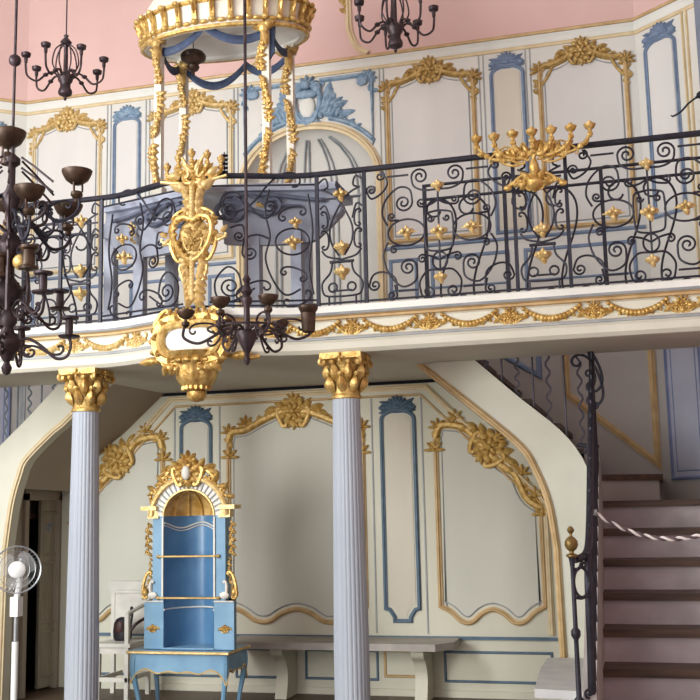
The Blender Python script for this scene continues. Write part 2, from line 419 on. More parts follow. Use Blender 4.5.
def crown(mb, fr, xc, zt, w, h):
    """carved blue shell crown over a narrow strip"""
    blob(mb, fr, xc, zt - h * .62, .0, (w * .46, h * .42, .03), 0, 14, 8)
    shell(mb, fr, xc, zt - h * .72, h * .72, 9, PI * .95, PI / 2, .03)
    for sd in (-1, 1):
        blob(mb, fr, xc + sd * w * .40, zt - h * .72, .012, (w * .12, h * .16, .028))
        fscroll(mb, fr, (xc + sd * w * .24, zt - h * .95), (xc + sd * w * .42, zt - h * .62), sd, .013, wind=1.6)
        leaf(mb, fr, xc + sd * w * .12, zt - h * .62, PI / 2 - sd * 1.15, w * .40, h * .14, .03)
        leaf(mb, fr, xc + sd * w * .18, zt - h * .85, PI / 2 - sd * 1.7, w * .34, h * .12, .03)
    blob(mb, fr, xc, zt - h * .7, .03, (w * .12, h * .15, .022))
def strip_panel(x0, x1, zb, zt, label, fr=FU, line='blued', field='fieldc', carve='blue', foot=False, group=None, ch=.155):
    xc = (x0 + x1) / 2; r = (x1 - x0) / 2
    t = thing('narrow_panelling', label, 'wall panelling', fr(xc, zb, 0), group)
    def outline(e):
        x_0, x_1, z_t = x0 + e, x1 - e, zt - e
        top = [(xc + (r - e) * -math.cos(PI * i / 12), z_t - (r - e) * .55 + (r - e) * .55 * math.sin(PI * i / 12)) for i in range(13)]
        if foot: bot = [(x_1, zb + .1 + e), (x_1 - .035, zb + .09 + e), (x_1 - .075, zb + .03 + e), (x_1 - .075, zb + e), (x_0 + .075, zb + e), (x_0 + .075, zb + .03 + e), (x_0 + .035, zb + .09 + e), (x_0, zb + .1 + e)]
        else: bot = [(x_1, zb + e), (x_0, zb + e)]
        return top + bot
    mb = MB(); mb.ribbon(fr, outline(0), ogee(.034, .026), closed=True); mb.build('frame', M[line], t)
    q = outline(.03)
    mb = MB(); mb.face([fr(a, b, .006) for a, b in q]); mb.build('panel_field', M[field], t, False)
    mb = MB(); crown(mb, fr, xc, zt + ch - .02, (x1 - x0) * 1.12, ch); mb.build('crown', M[carve], t)
    return t
G2 = 'narrow blue framed panels of the gallery wall'
strip_panel(-2.06, -1.78, 3.96, 5.50, 'narrow blue framed panel left of the canopy, beside its front left post', group=G2)
strip_panel(1.78, 2.07, 3.96, 5.53, 'narrow blue framed panel with dark blue crown behind the wide gold candelabrum', field='fieldw', carve='blued', group=G2)
def corner_frame(sd):
    p0, p1 = V((sd * XA, YU, 0)), V((sd * XE, YE, 0)); u = (p1 - p0).normalized() * sd
    n = V((u.z, 0, 0)); n = u.cross(V((0, 0, 1)));
    if n.y > 0: n = -n
    return Fr((sd * XA, YU, 0), u, (0, 0, 1), n), (p1 - p0).length
FCR, LC = corner_frame(1); FCL, _ = corner_frame(-1)
strip_panel(.10, .41, 3.96, 5.535, 'narrow blue framed panel on the canted corner at far right, above the railing', FCR, carve='blued', group=G2, ch=.16)
strip_panel(-.44, -.13, 3.96, 5.44, 'narrow blue framed panel on the canted corner at far left, behind the big chandelier', FCL, group=G2)
for sd, fr in ((1, FCR), (-1, FCL)):              # moulding at the outer edge of each canted corner
    mb = MB()
    for a in (.50, .545): mb.ribbon(fr, [(sd * a, 2.95), (sd * a, 5.68)], half_round(.026, .02))
    if sd > 0: mb.ribbon(fr, [(sd * .50, 5.8), (sd * .50, 7.8)], half_round(.05, .03))
    struct('trim_8' if sd > 0 else 'trim_9', mb, M['ochrel'], smooth=True)
# blue panel and dado on the side wall by the corner
FSR = Fr((XE, YE, 0), (0, -1, 0), (0, 0, 1), (-1, 0, 0))
mb = MB(); mb.fbox(FSR, .22, .9, 2.95, 6.8, 0, .03); t = mb.build('blue_curtain_board', M['blued'], None, False)
tag(t, 'flat blue painted board on the side wall at the far right edge', 'wall panel')

# pediment of blue carving over the arched niche
t = thing('overdoor_carving', 'blue carved trophy with white cartouche over the arched niche', 'carving', (0, YU, 5.2))
for sd in (-1, 1):
    mb = MB(); q = [(sd * .13, 5.625), (sd * .645, 5.625), (sd * .645, 4.96)]
    cv = [(sd * (AE + .10) * math.cos(an), AZ + (AH + .1) * math.sin(an)) for an in [math.radians(x) for x in range(34, 78, 4)]]
    mb.ribbon(FU, q + cv, half_round(.045, .03)); mb.build('moulding', M['blue'], t)
    mb = MB()
    spray(mb, FU, [(sd * .50, 5.60), (sd * .61, 5.60), (sd * .655, 5.45)], .055, .75)
    shell(mb, FU, sd * .60, 5.58, .1, 6, PI, PI / 2, .03); blob(mb, FU, sd * .55, 5.56, .02, (.06, .05, .03)); mb.build('corner_carving', M['blue'], t)
    mb = MB()
    for k in range(6):
        leaf(mb, FU, sd * (.08 + .02 * k), 5.27 + .03 * k, (PI / 2 - sd * (1.2 - .16 * k)), .24 - .01 * k, .045, .03)
    for k in range(4): leaf(mb, FU, sd * (.14 + .06 * k), 5.3 - .01 * k, PI / 2 - sd * (1.9 - .1 * k), .16, .035, .025)
    spray(mb, FU, [(sd * .28, 5.30), (sd * .40, 5.20), (sd * .50, 5.12)], .045, .8)
    for k in range(5): blob(mb, FU, sd * (.17 + .035 * k), 5.36 - .02 * k, .02, (.055, .028, .03), PI / 2 - sd * .5)
    for k in range(4): leaf(mb, FU, sd * (.15 + .03 * k), 5.34, PI / 2 - sd * (.5 + .3 * k), .17, .04, .035)
    mb.build('leaf_spray', M['blue'], t)
mb = MB()
mb.tube([FU(a, b, .03) for a, b in cat([(0, 5.60), (.10, 5.57), (.13, 5.42), (.09, 5.26), (0, 5.19), (-.09, 5.26), (-.13, 5.42), (-.10, 5.57)], 4, True)], .026, 6, closed=True)
shell(mb, FU, 0, 5.57, .12, 7, PI * 1.1, PI / 2, .045); blob(mb, FU, 0, 5.58, .05, (.05, .05, .05)); blob(mb, FU, 0, 5.49, .03, (.12, .05, .04)); blob(mb, FU, -.1, 5.55, .03, (.05, .06, .04)); blob(mb, FU, .1, 5.55, .03, (.05, .06, .04)); blob(mb, FU, 0, 5.22, .02, (.12, .05, .03)); [blob(mb, FU, q_ * .135, 5.40 - .02 * j_, .02, (.03, .05, .03)) for q_ in (-1, 1) for j_ in (-2, 0, 3, 6)]
for sd in (-1, 1):
    fscroll(mb, FU, (sd * .04, 5.20), (sd * .13, 5.32), -sd, .02); fscroll(mb, FU, (sd * .06, 5.50), (sd * .16, 5.58), -sd, .018)
    spray(mb, FU, [(sd * .02, 5.2), (sd * .12, 5.22)], .05, .7)
mb.build('cartouche_frame', M['blue'], t)
mb = MB(); blob(mb, FU, 0, 5.37, .015, (.08, .12, .03), 0, 12, 8); mb.build('cartouche_field', M['white'], t, label='white oval field')
# flared pink panel frame above the cornice
mb = MB()
for sd in (-1, 1):
    mb.ribbon(FU, cat([(sd * .62, 5.83), (sd * .52, 5.90), (sd * .45, 6.05), (sd * .43, 6.3), (sd * .43, 7.6)], 5), ogee(.06, .04))
struct('trim_10', mb, M['ochrel'], smooth=True)
mb = MB()
for sd in (-1, 1): spray(mb, FU, [(sd * .40, 6.26), (sd * .39, 6.5)], .06, .8)
struct('trim_11', mb, M['goldd'], smooth=True)
mb = MB(); mb.tube(cat([(3.5, 8.5, 4.70), (3.44, 8.5, 4.66), (3.38, 8.5, 4.60), (3.32, 8.5, 4.57), (3.30, 8.5, 4.58)], 4), [.008] * 14 + [.005] * 3, 6)
mb.lathe([(.0, .0), (.03, 0), (.03, .02), (.012, .04)], (3.545, 8.5, 4.72), 10, ((0, 1, 0), (0, 0, 1), (-1, 0, 0))); mb.tube([(3.54, 8.5, 4.72), (3.5, 8.5, 4.70)], .012)
tag(mb.build('wall_hook', M['iron']), 'thin black iron hook curving out from the right side wall', 'hook')

# ================================================================== LOWER HALL
FL = Fr((0, YL, 0))
out = [(-2.34, 0), (-2.34, 1.56), (-2.28, 1.72), (-1.36, 2.60), (1.36, 2.60), (2.28, 1.72), (2.34, 1.56), (2.34, 0)]
mb = MB(); mb.prism([FL(a, b) for a, b in out], (0, .12, 0)); struct('wall_back_lower', mb, M['creaml'])
mb = MB(); q = [(-2.14, .5), (-2.14, 1.52), (-2.09, 1.61), (-1.18, 2.54), (1.18, 2.54), (2.09, 1.61), (2.14, 1.52), (2.14, .5)]
mb.ribbon(FL, [(a, b) for a, b in q], ogee(.05, .035)); struct('trim_12', mb, M['ochrel'], smooth=True)
mb = MB(); sc = .955
mb.ribbon(FL, [(-1.13, 2.475), (1.13, 2.475)], half_round(.022, .016))
for sd in (-1, 1): mb.ribbon(FL, [(sd * 1.13, 2.475), (sd * 2.04, 1.56)], half_round(.022, .016))
struct('trim_13', mb, M['ochre'], smooth=True)
mb = MB()
for x in (-1.135, -.70, .70, 1.135):
    mb.fbox(FL, x - .006, x + .006, .50, 2.46 if abs(x) < 1 else 2.46, 0, .008)
struct('trim_14', mb, M['grey'])
mb = MB()                                          # dado of blue-grey lines
for a0, a1 in ((-2.18, -.6), (-.6, 2.18)):
    mb.fbox(FL, a0, a1, .455, .48, 0, .018)
for x0, x1 in ((-.55, -.02), (.08, .70), (1.27, 2.13), (-1.3, -.7), (-2.1, -1.4)):
    mb.ribbon(FL, [(x0, .355), (x1, .355), (x1, .125), (x0, .125)], half_round(.022, .012), closed=True)
struct('trim_15', mb, M['bluedk'])
mb = MB(); mb.fbox(FL, -2.2, 2.2, 0, .055, 0, .02); struct('baseboard_back', mb, M['creaml'])
mb = MB(); mb.ribbon(FL, [(.765, .36), (1.055, .36), (1.055, .155), (.765, .155)], half_round(.025, .012), closed=True); struct('trim_16', mb, M['ochre'], smooth=True)

mb = MB(); mb.fbox(FL, -1.33, 1.33, 2.572, 2.602, 0, .004); struct('trim_shadow_gap', mb, M['dark'])  # dark strip painted in as the shadow gap between wall and gallery ceiling
def free_panel(outline, crest_at, s, rot, sprays, label, name='gilded_panelling', extra=()):
    xs_ = [a for a, _ in outline]; xc = (min(xs_) + max(xs_)) / 2
    t = thing(name, label, 'wall panelling', FL(xc, min(b for _, b in outline), 0), 'gilded panels of the hall below the gallery')
    mb = MB(); mb.ribbon(FL, outline, ogee(.04, .03), closed=True); mb.build('frame', M['ochre'], t)
    cx = xc; cy = sum(b for _, b in outline) / len(outline)
    # inset outline
    P = [V(p) for p in outline]; n = len(P); inn = []
    area = sum(P[i].x * P[(i + 1) % n].y - P[(i + 1) % n].x * P[i].y for i in range(n)); sg = 1 if area > 0 else -1
    for i in range(n):
        d = (P[(i + 1) % n] - P[i - 1]); d = d.normalized() if d.length > 1e-9 else V((1, 0)); inn.append((P[i].x - d.y * .05 * sg, P[i].y + d.x * .05 * sg))
    mb = MB(); mb.face([FL(a, b, .006) for a, b in inn]); mb.build('panel_field', M['fieldl'], t, False)
    mb = MB(); mb.ribbon(FL, inn, half_round(.012, .008), closed=True, z=.004); mb.build('inner_bead', M['grey'], t)
    mb = MB(); crest(mb, FL, *crest_at, s, rot); mb.build('crest', M['goldl'], t)
    top = [q for q in outline if q[1] > 1.44 + .5 * (abs(xc) < .3) * 1.2]; mb = MB(); top.sort(key=lambda q: q[0]) if abs(xc) < .3 else None; mb.ribbon(FL, top, half_round(.065, .042)); mb.build('gilt_band', M['goldl'], t)
    for sp in sprays:
        mb = MB(); spray(mb, FL, sp, .05, .85)
        a, b = sp[0]; shell(mb, FL, a, b, .09, 5, PI, PI / 2, .03)
        for q in sp[1:-1]: shell(mb, FL, q[0], q[1] + .02, .08, 5, PI, PI / 2, .03)
        mb.build('corner_carving', M['goldl'], t)
    return t
def serp(x0, x1, z):
    w = x1 - x0
    return cat([(x0, z + .13), (x0 + .10 * w, z + .085), (x0 + .2 * w, z + .01), (x0 + .3 * w, z + .005), (x0 + .4 * w, z + .075), (x0 + .5 * w, z + .105), (x0 + .6 * w, z + .075), (x0 + .7 * w, z + .005), (x0 + .8 * w, z + .01), (x0 + .9 * w, z + .085), (x1, z + .13)], 4)
Lh = cat([(-.615, 2.13), (-.58, 2.22), (-.46, 2.235), (-.30, 2.31), (-.14, 2.37), (0, 2.385)], 4)
ctr = list(reversed(serp(-.615, .615, .585))) + Lh + [(-a, b) for a, b in reversed(Lh[:-1])]
free_panel(ctr, (0, 2.38), 1.05, 0, [[(-.60, 2.0), (-.61, 2.2), (-.45, 2.27), (-.2, 2.36)], [(.60, 2.0), (.61, 2.2), (.45, 2.27), (.2, 2.36)]],
           'large central gilded panel between blue cabinet and right column')
def side_outline(sd):
    o = list(reversed(serp(1.25, 2.10, .59))) + cat([(1.25, 2.10), (1.29, 2.20), (1.42, 2.20), (1.52, 2.16), (1.60, 2.06), (1.72, 1.93), (1.80, 1.85), (1.90, 1.78), (1.95, 1.66), (2.0, 1.57), (2.10, 1.50)], 3)
    return [(sd * a, b) for a, b in (o if sd > 0 else reversed(o))]
free_panel(side_outline(1), (1.70, 2.01), 1.1, -PI / 4, [[(1.24, 2.0), (1.27, 2.17), (1.42, 2.24), (1.58, 2.12)], [(2.11, 1.45), (2.06, 1.58), (1.96, 1.76), (1.82, 1.92)]],
           'gilded panel with slanting top under the right staircase')
free_panel(side_outline(-1), (-1.70, 2.01), 1.1, PI / 4, [[(-1.24, 2.0), (-1.27, 2.17), (-1.42, 2.24), (-1.58, 2.12)], [(-2.11, 1.45), (-2.06, 1.58), (-1.96, 1.76), (-1.82, 1.92)]],
           'gilded panel with slanting top between left column and blue cabinet')
G3 = 'narrow blue framed panels of the lower hall'
strip_panel(.785, 1.07, .60, 2.35, 'narrow dark blue framed panel right of the right column', FL, 'bluedk', 'fieldw', 'bluedk', True, G3, .15)
strip_panel(-1.07, -.785, .60, 2.35, 'narrow dark blue framed panel rising behind the blue cabinet', FL, 'bluedk', 'fieldl', 'bluedk', True, G3, .15)

# ================================================================== GALLERY
AMP = .22
def rail_y(x): return YR - (AMP * (.5 + .5 * math.cos(PI * x / .84)) if abs(x) < .84 else 0)
def plan_n(x):
    e = .004; d = V((2 * e, rail_y(x + e) - rail_y(x - e), 0)).normalized(); return V((d.y, -d.x, 0))
XS = [-3.56, -3.0, -2.4, -1.8, -1.4, -1.1, -.95, -.84] + [-.84 + .07 * i for i in range(1, 24)] + [.84, .95, 1.1, 1.4, 1.8, 2.4, 3.0, 3.56]
def along(name, prof, m_, parent=None, smooth=True, x0=-4, x1=4):
    """sweep an (outward, z) profile along the gallery front"""
    mb = MB(); rows = []
    for x in XS:
        if x < x0 - 1e-6 or x > x1 + 1e-6: continue
        n = plan_n(x); rows.append([(x + n.x * o, rail_y(x) + n.y * o, z) for o, z in prof])
    mb.grid(rows); o = mb.build(name, m_, parent, smooth)
    if parent is None: o['kind'] = 'structure'
    return o
# slab: floor over the hall, open above the two flights of stairs
mb = MB()
for x0, x1, y1 in ((-3.57, -1.42, 7.78), (1.42, 3.57, 7.78), (-1.42, 1.42, YU)):
    xx = [x0] + [x for x in XS if x0 < x < x1] + [x1]
    for a, b in zip(xx, xx[1:]):
        ya, yb = rail_y(a), rail_y(b)
        mb.add([(a, ya, 2.60), (b, yb, 2.60), (b, y1, 2.60), (a, y1, 2.60), (a, ya, 2.88), (b, yb, 2.88), (b, y1, 2.88), (a, y1, 2.88)],
               [(3, 2, 1, 0), (4, 5, 6, 7), (2, 3, 7, 6)])
struct('floor_gallery', mb, M['under'])
fa = along('balcony_fascia', [(-.16, 2.90), (.05, 2.905), (.06, 2.895), (.06, 2.855), (.045, 2.845)], M['white'])
along('gilt_line', [(.045, 2.845), (.04, 2.835), (.028, 2.83), (.028, 2.815), (.01, 2.81)], M['ochre'], fa)
along('frieze', [(.01, 2.81), (.0, 2.80), (.0, 2.715), (.012, 2.71), (.016, 2.70)], M['fascia'], fa)
along('shadow_line', [(.061, 2.856), (.052, 2.84), (.044, 2.838)], M['grey'], fa); along('shadow_line', [(.030, 2.691), (.042, 2.682), (.042, 2.672), (.03, 2.665)], M['grey'], fa)  # grey strips paint the shade lines between the fascia mouldings
along('lower_moulding', [(.016, 2.70), (.03, 2.69), (.03, 2.672), (.04, 2.665), (.062, 2.645), (.066, 2.60), (.058, 2.59), (.045, 2.575)], M['fasl'], fa)
along('soffit_edge', [(.045, 2.575), (.03, 2.572), (-.25, 2.58), (-.25, 2.61)], M['under'], fa, False)
def fframe(x, z):
    n = plan_n(x); u = V((-n.y, n.x, 0)); return Fr((x, rail_y(x), z), u, (0, 0, 1), n)
def swag(xa, xb, gild):
    mb = MB(); N_ = 15
    for i in range(N_ + 1):
        t = i / N_; x = xa + (xb - xa) * t; z = 2.795 - .075 * (1 - (2 * t - 1) ** 2)
        f = fframe(x, z); r = .015 + .011 * math.sin(PI * t)
        blob(mb, f, 0, .0, .012, (r, r * 1.05, r), 0, 7, 5)
        if i % 2: leaf(mb, f, 0, -.012, -PI / 2 + (t - .5), .03, .012, .016)
    return mb.build('garland_swag', M[gild], fa)
def knot(x, gild):
    mb = MB(); f = fframe(x, 2.755)
    shell(mb, f, 0, .015, .055, 5, PI, PI / 2, .02); crest(mb, f, 0, -.005, .34)
    for sd in (-1, 1):
        fscroll(mb, f, (sd * .02, -.04), (sd * .10, .03), sd, .009); leaf(mb, f, sd * .03, 0, (0 if sd > 0 else PI) - sd * .3, .09, .02, .02)
    leaf(mb, f, 0, -.01, -PI / 2, .06, .022, .02)
    return mb.build('garland_knot', M[gild], fa)
kx = [.52, 1.06, 1.60, 2.14, 2.68, 3.22]
for sd in (-1, 1):
    g = 'goldp' if sd < 0 else 'gold'
    for i, x in enumerate(kx):
        knot(sd * x, g)
        if i < len(kx) - 1: swag(*sorted((sd * (x + .09), sd * (kx[i + 1] - .09))), g)

# ------------------------------------------------------------------ cast and wrought railing
Z0, Z1 = 2.905, 3.86
rl = thing('balcony_railing', 'long black wrought iron scroll railing with gold flowers along the gallery edge', 'railing', (0, YR, Z0))
mb = MB()
rows = []
for x in XS:
    n = plan_n(x); rows.append([(x + n.x * o, rail_y(x) + n.y * o, z) for o, z in ((-.024, 3.848), (.024, 3.848), (.030, 3.86), (.022, 3.876), (-.022, 3.876), (-.030, 3.86))])
mb.grid(rows, True); mb.build('handrail', M['iron'], rl)
def rp(x, z, o=0.):
    n = plan_n(x); return (x + n.x * o, rail_y(x) + n.y * o, z)
mb = MB()
mb.tube([rp(x, 3.70) for x in (-3.56, -2.4, -1.2)], .007, 5); mb.build('upper_bar', M['iron'], rl)
mb = MB(); mb.tube([rp(x, 2.93) for x in XS], .008, 5); mb.build('lower_bar', M['iron'], rl)
POSTS = [-2.53, -2.20, -1.19, -.855, .825, 1.17, 2.20, 2.545]
for x in POSTS:
    mb = MB(); mb.box(x - .012, x + .012, rail_y(x) - .012, rail_y(x) + .012, Z0 - .01, 3.85); mb.build('post', M['iron'], rl, False)
def iron(paths, x0, x1, name, golds, r=.0075):
    """paths drawn in panel units (u across 0..1, v up 0..1) bent round the gallery front"""
    def mp(u, v, o=0.): return rp(x0 + (x1 - x0) * u, Z0 + (3.85 - Z0) * v, o)
    mb = MB()
    for q in paths: mb.tube([mp(*a) for a in q], r, 5)
    pn = mb.build(name, M['iron'], rl)
    for u, v, k, R in golds:
        R *= 1.12
        x = x0 + (x1 - x0) * u; f = fframe(x, Z0 + (3.85 - Z0) * v); mb = MB()
        if k == 'r':
            rosette(mb, f, 0, 0, .005, R); mb.tube([f(-R * 1.6, 0, 0), f(R * 1.6, 0, 0)], .005, 5)
        elif k == 'b':
            mb.lathe([(.004, R * 1.1), (R * .3, R * .75), (R * .45, R * .5), (R * 1.0, R * .42), (R * 1.12, R * .1), (R * .95, -R * .3), (R * .5, -R * .6), (.004, -R * .7)], f(0, 0, 0), 12)
        for q in range(6): blob(mb, f, R * .9 * math.cos(q * PI / 3), R * .15, R * .9 * math.sin(q * PI / 3), (R * .35, R * .4, R * .35), 0, 6, 4)
        else:
            rosette(mb, f, 0, R * .3, .006, R * .8); leaf(mb, f, 0, 0, -PI / 2, R * 1.3, R * .5, .02)
            for sd in (-1, 1): leaf(mb, f, 0, 0, (0 if sd > 0 else PI) + sd * .2, R * 1.2, R * .4, .02)
        mb.build('gold_flower' if k != 'b' else 'gold_boss', M['goldp'], pn)
    return pn
def mirror(ps): return ps + [[(1 - a, b) for a, b in q] for q in ps]
def asp(q, W):  # draw scrolls round: given in metres, returned in panel units
    return [(a / W, b / .945) for a, b in q]
def hook(c, R, a_end, turns, d, tail=(), n=26):
    """spiral growing out of its eye, then running on through the tail points"""
    q = []
    for i in range(n + 1):
        t = i / n; a = a_end - d * turns * 2 * PI * (1 - t); r = R * (.16 + .84 * t)
        q.append((c[0] + r * math.cos(a), c[1] + r * math.sin(a)))
    if not tail: return q
    return q[:-1] + cat([q[-1]] + list(tail), 5)
def two_hooks(c0, R0, a0, d0, c1, R1, a1, d1, mids=(), turns=1.4):
    h0 = hook(c0, R0, a0, turns, d0); h1 = hook(c1, R1, a1, turns, d1)
    return h0[:-1] + cat([h0[-1]] + list(mids) + [h1[-1]], 5) + h1[-2::-1]
def wide(x0, x1):
    W = x1 - x0; k = W / 1.03
    N_ = lambda q: [(x * k / W, y / .945) for x, y in q]
    E_ = lambda *a, **kw: N_(ell(*a, end=True, **kw))
    p = [N_(two_hooks((.05, .80), .035, PI, 1, (.115, .895), .035, PI / 2, 1, [(.05, .74), (.13, .78), (.165, .85)])),
         N_([(.165, .885), (.315, .885)]),
         N_(hook((.395, .865), .06, PI, 1.6, 1, [(.35, .80), (.42, .765), (.515, .765)])),
         N_(hook((.275, .69), .062, 0, 1.7, 1, [(.32, .78), (.24, .80), (.15, .72), (.125, .62), (.16, .54)])),
         N_(hook((.19, .60), .028, PI * 1.5, 1.3, 1, [(.24, .57)])), N_(hook((.20, .365), .028, PI / 2, 1.3, -1, [(.25, .39)])),
         E_(.29, .48, .128, .092, n=26),
         N_(hook((.295, .235), .062, 0, 1.7, -1, [(.345, .14), (.25, .105), (.16, .20), (.125, .33), (.16, .42)])),
         N_(hook((.06, .13), .04, PI, 1.4, -1, [(.05, .20), (.12, .215), (.20, .17), (.215, .08)])), N_(hook((.18, .05), .035, 0, 1.4, 1, [(.20, .12)])),
         N_([(.225, .075), (.36, .075)]),
         N_(hook((.43, .055), .05, PI, 1.5, -1, [(.375, .13), (.43, .20), (.515, .20)])),
         N_(cat([(.42, .57), (.435, .60), (.515, .615)], 4)), N_(cat([(.42, .40), (.435, .345), (.515, .33)], 4)), N_(cat([(.42, .57), (.415, .485), (.42, .40)], 4)),
         N_(hook((.46, .56), .024, 0, 1.2, 1)), N_(hook((.40, .68), .03, PI * 1.5, 1.3, 1, [(.46, .66), (.515, .69)])), N_(hook((.395, .285), .03, PI / 2, 1.3, -1, [(.46, .30), (.515, .27)]))]
    p = mirror(p) + [E_(.515, .265, .05, .06, n=18), N_([(.515, .765), (.515, .20)])]
    iron(p, x0, x1, 'scroll_panel', [(.5, .79 / .945, 'b', .034), (.5, .465 / .945, 'f', .044), (.5, .15 / .945, 'b', .034), (.282, .508, 'r', .04), (.718, .508, 'r', .04)])
def narrow(x0, x1):
    W = x1 - x0; H = .945
    S = lambda *a, **kw: [(x / W, y / H) for x, y in scr(*a, **kw)]
    P = lambda q: [(x / W, y / H) for x, y in q]; c = W / 2
    p = [P(cat([(.03, .84), (c - .06, .80), (c, .73), (c + .075, .58), (c + .075, .46), (c + .02, .36)], 5)),
         S((.045, .66), (.05, .58), 'C', -1, wind=1.6), S((.045, .52), (.05, .43), 'C', -1, wind=1.6),
         P(cat([(.02, .70), (.06, .72), (.09, .62)], 4)), P(cat([(.03, .40), (.07, .355), (c, .33)], 4)),
         P(cat([(c - .07, .31), (c - .085, .24), (.03, .17), (.035, .10), (.07, .075), (c, .07)], 5)),
         S((.10, .135), (c, .075), 'C', -1, wind=.6) if False else P(ell(.105, .135, .03, .03, 14, end=True)),
         [(.22, .08), (.22, 0)], P([(.105, .11), (c, .11)]), P(cat([(.0, .88), (.06, .92), (.08, .86), (.05, .84)], 4))]
    p = mirror(p) + [P([(.03, .77), (W - .03, .77)])]
    iron(p, x0, x1, 'narrow_scroll_panel', [(.5, .84, 'f', .04), (.5, .44, 'b', .042), (.5, .255, 'b', .042)])
    mb = MB(); mb.tube([rp(x0 + W * .25, Z0 + .315), rp(x0 + W * .75, Z0 + .315)], .011, 6); mb.build('cross_bar', M['iron'], rl)
def bulge(x0, x1):          # x0 is the end by the crest
    W = abs(x1 - x0); H = .945
    S = lambda *a, **kw: [(x / W, y / H) for x, y in scr(*a, **kw)]
    P = lambda q: [(x / W, y / H) for x, y in q]
    p = [P(hook((.14, .16), .075, 0, 1.7, 1, [(.19, .26), (.12, .30), (.04, .2), (.06, .08), (.16, .06), (.3, .15)])), P(two_hooks((.13, .70), .07, PI, -1, (.40, .73), .05, 0, -1, [(.10, .82), (.2, .83), (.30, .70), (.38, .65)])), P(hook((.27, .40), .05, PI, 1.6, -1, [(.24, .50), (.32, .53), (.40, .50)])), P(hook((.2, .52), .04, 0, 1.5, 1, [(.22, .6), (.14, .58)])),
         P(ell(.55, .48, .115, .095, 24, end=True)), S((.62, .70), (.48, .66), 'C', 1, wind=1.9, mid=.8), S((.49, .27), (.62, .22), 'C', -1, wind=1.9, mid=.8),
         P(cat([(.40, .86), (.37, .70), (.40, .52), (.37, .36), (.42, .20), (.50, .10), (.6, .14)], 5)),
         S((.64, .10), (.52, .05), 'C', -1, wind=1.6), S((.15, .80), (.55, .88), 'S', -1, wind=1.3),
         P([(0, .055), (W * .99, .055)]), P([(.02, .885), (W * .99, .885)]), S((.22, .10), (.36, .16), 'C', -1, wind=1.6), P(cat([(.66, .82), (.69, .55), (.66, .3), (.69, .1)], 5))]
    iron(p, x0, x1, 'bow_scroll_panel', [(.55 / W, .505, 'r', .042), (.57 / W, .655, 'f', .034)])
wide(1.17, 2.20); wide(2.545, 3.575); wide(-2.20, -1.19); wide(-3.56, -2.53)
narrow(.825, 1.17); narrow(2.20, 2.545); narrow(-1.19, -.855); narrow(-2.53, -2.20)
bulge(.10, .825); bulge(-.10, -.855)

# gilded crest hanging on the middle of the railing, with candle arms above
fc = Fr((0, rail_y(0) - .03, 3.42))
t = thing('gilded_crest', 'carved gilt crest hung on the middle of the railing, with a heart-shaped shield', 'carving', (0, rail_y(0) - .03, 2.96))
mb = MB()
heart = cat([(0, -.17), (.09, -.11), (.145, .02), (.13, .12), (.06, .145), (0, .12), (-.06, .145), (-.13, .12), (-.145, .02), (-.09, -.11)], 4, True)
mb.tube([fc(a, b, .03) for a, b in heart], .02, 7, closed=True)
for i in range(0, len(heart), 2):
    a, b = heart[i]; an = math.atan2(b, a); leaf(mb, fc, a * .95, b * .95, an + (.7 if i % 4 else -.7), .065, .022, .03); blob(mb, fc, a * 1.12, b * 1.12, .015, (.026, .018, .022), an); blob(mb, fc, a * .86, b * .86, .035, (.02, .014, .016), an + 1)
for sd in (-1, 1):
    fscroll(mb, fc, (sd * .10, -.16), (sd * .155, -.02), sd, .016, wind=1.8); fscroll(mb, fc, (sd * .05, .19), (sd * .145, .14), -sd, .015, wind=1.8)
mb.build('shield_frame', M['gold'], t)
mb = MB(); blob(mb, fc, 0, 0, .0, (.12, .14, .014), 0, 14, 8); [leaf(mb, fc, .0, -.10 + .04 * q_, PI / 2 + (.9 if q_ % 2 else -.9), .10, .03, .025) for q_ in range(5)]; spray(mb, fc, [(-.07, .07), (0, .03), (.07, .07)], .04, .8); crest(mb, fc, 0, -.03, .5); mb.build('shield_field', M['goldd'], t)
mb = MB()
for k in range(13):
    sx = -1 if k % 2 else 1; zz = -.15 - .024 * k; ww = .075 * (1 - k / 14)
    leaf(mb, fc, sx * ww * .5, zz, -PI / 2 + sx * .7, .10, .03, .032); blob(mb, fc, sx * ww, zz + .01, .02, (.026, .026, .02)); blob(mb, fc, 0, zz, .035, (.02, .024, .016))
for sd in (-1, 1):
    fscroll(mb, fc, (sd * .03, -.34), (sd * .085, -.20), sd, .014, wind=1.8); fscroll(mb, fc, (sd * .16, -.03), (sd * .24, -.0), sd, .011, wind=1.7); leaf(mb, fc, sd * .15, .0, (0 if sd > 0 else PI) - sd * .3, .1, .025, .02); leaf(mb, fc, sd * .2, .02, (0 if sd > 0 else PI) + sd * .6, .07, .02, .02)
leaf(mb, fc, 0, -.38, -PI / 2, .10, .03, .03); mb.build('pendant_leaves', M['goldp'], t)
mb = MB()
for k in range(9):
    sx = -1 if k % 2 else 1; zz = .14 + .026 * k; ww = .035 + .055 * (abs(k - 3) / 5) ** 1.5
    leaf(mb, fc, sx * ww * .4, zz, PI / 2 - sx * .75, .09, .03, .032); blob(mb, fc, sx * ww * .7, zz, .02, (.024, .026, .02)); blob(mb, fc, 0, zz, .035, (.024, .026, .02))
for sd in (-1, 1):
    leaf(mb, fc, sd * .03, .27, PI / 2 - sd * .5, .12, .03, .03); blob(mb, fc, sd * .09, .37, .02, (.03, .035, .025)); leaf(mb, fc, sd * .06, .34, PI / 2 - sd * 1.0, .13, .035, .03)
mb.build('neck_leaves', M['goldp'], t)
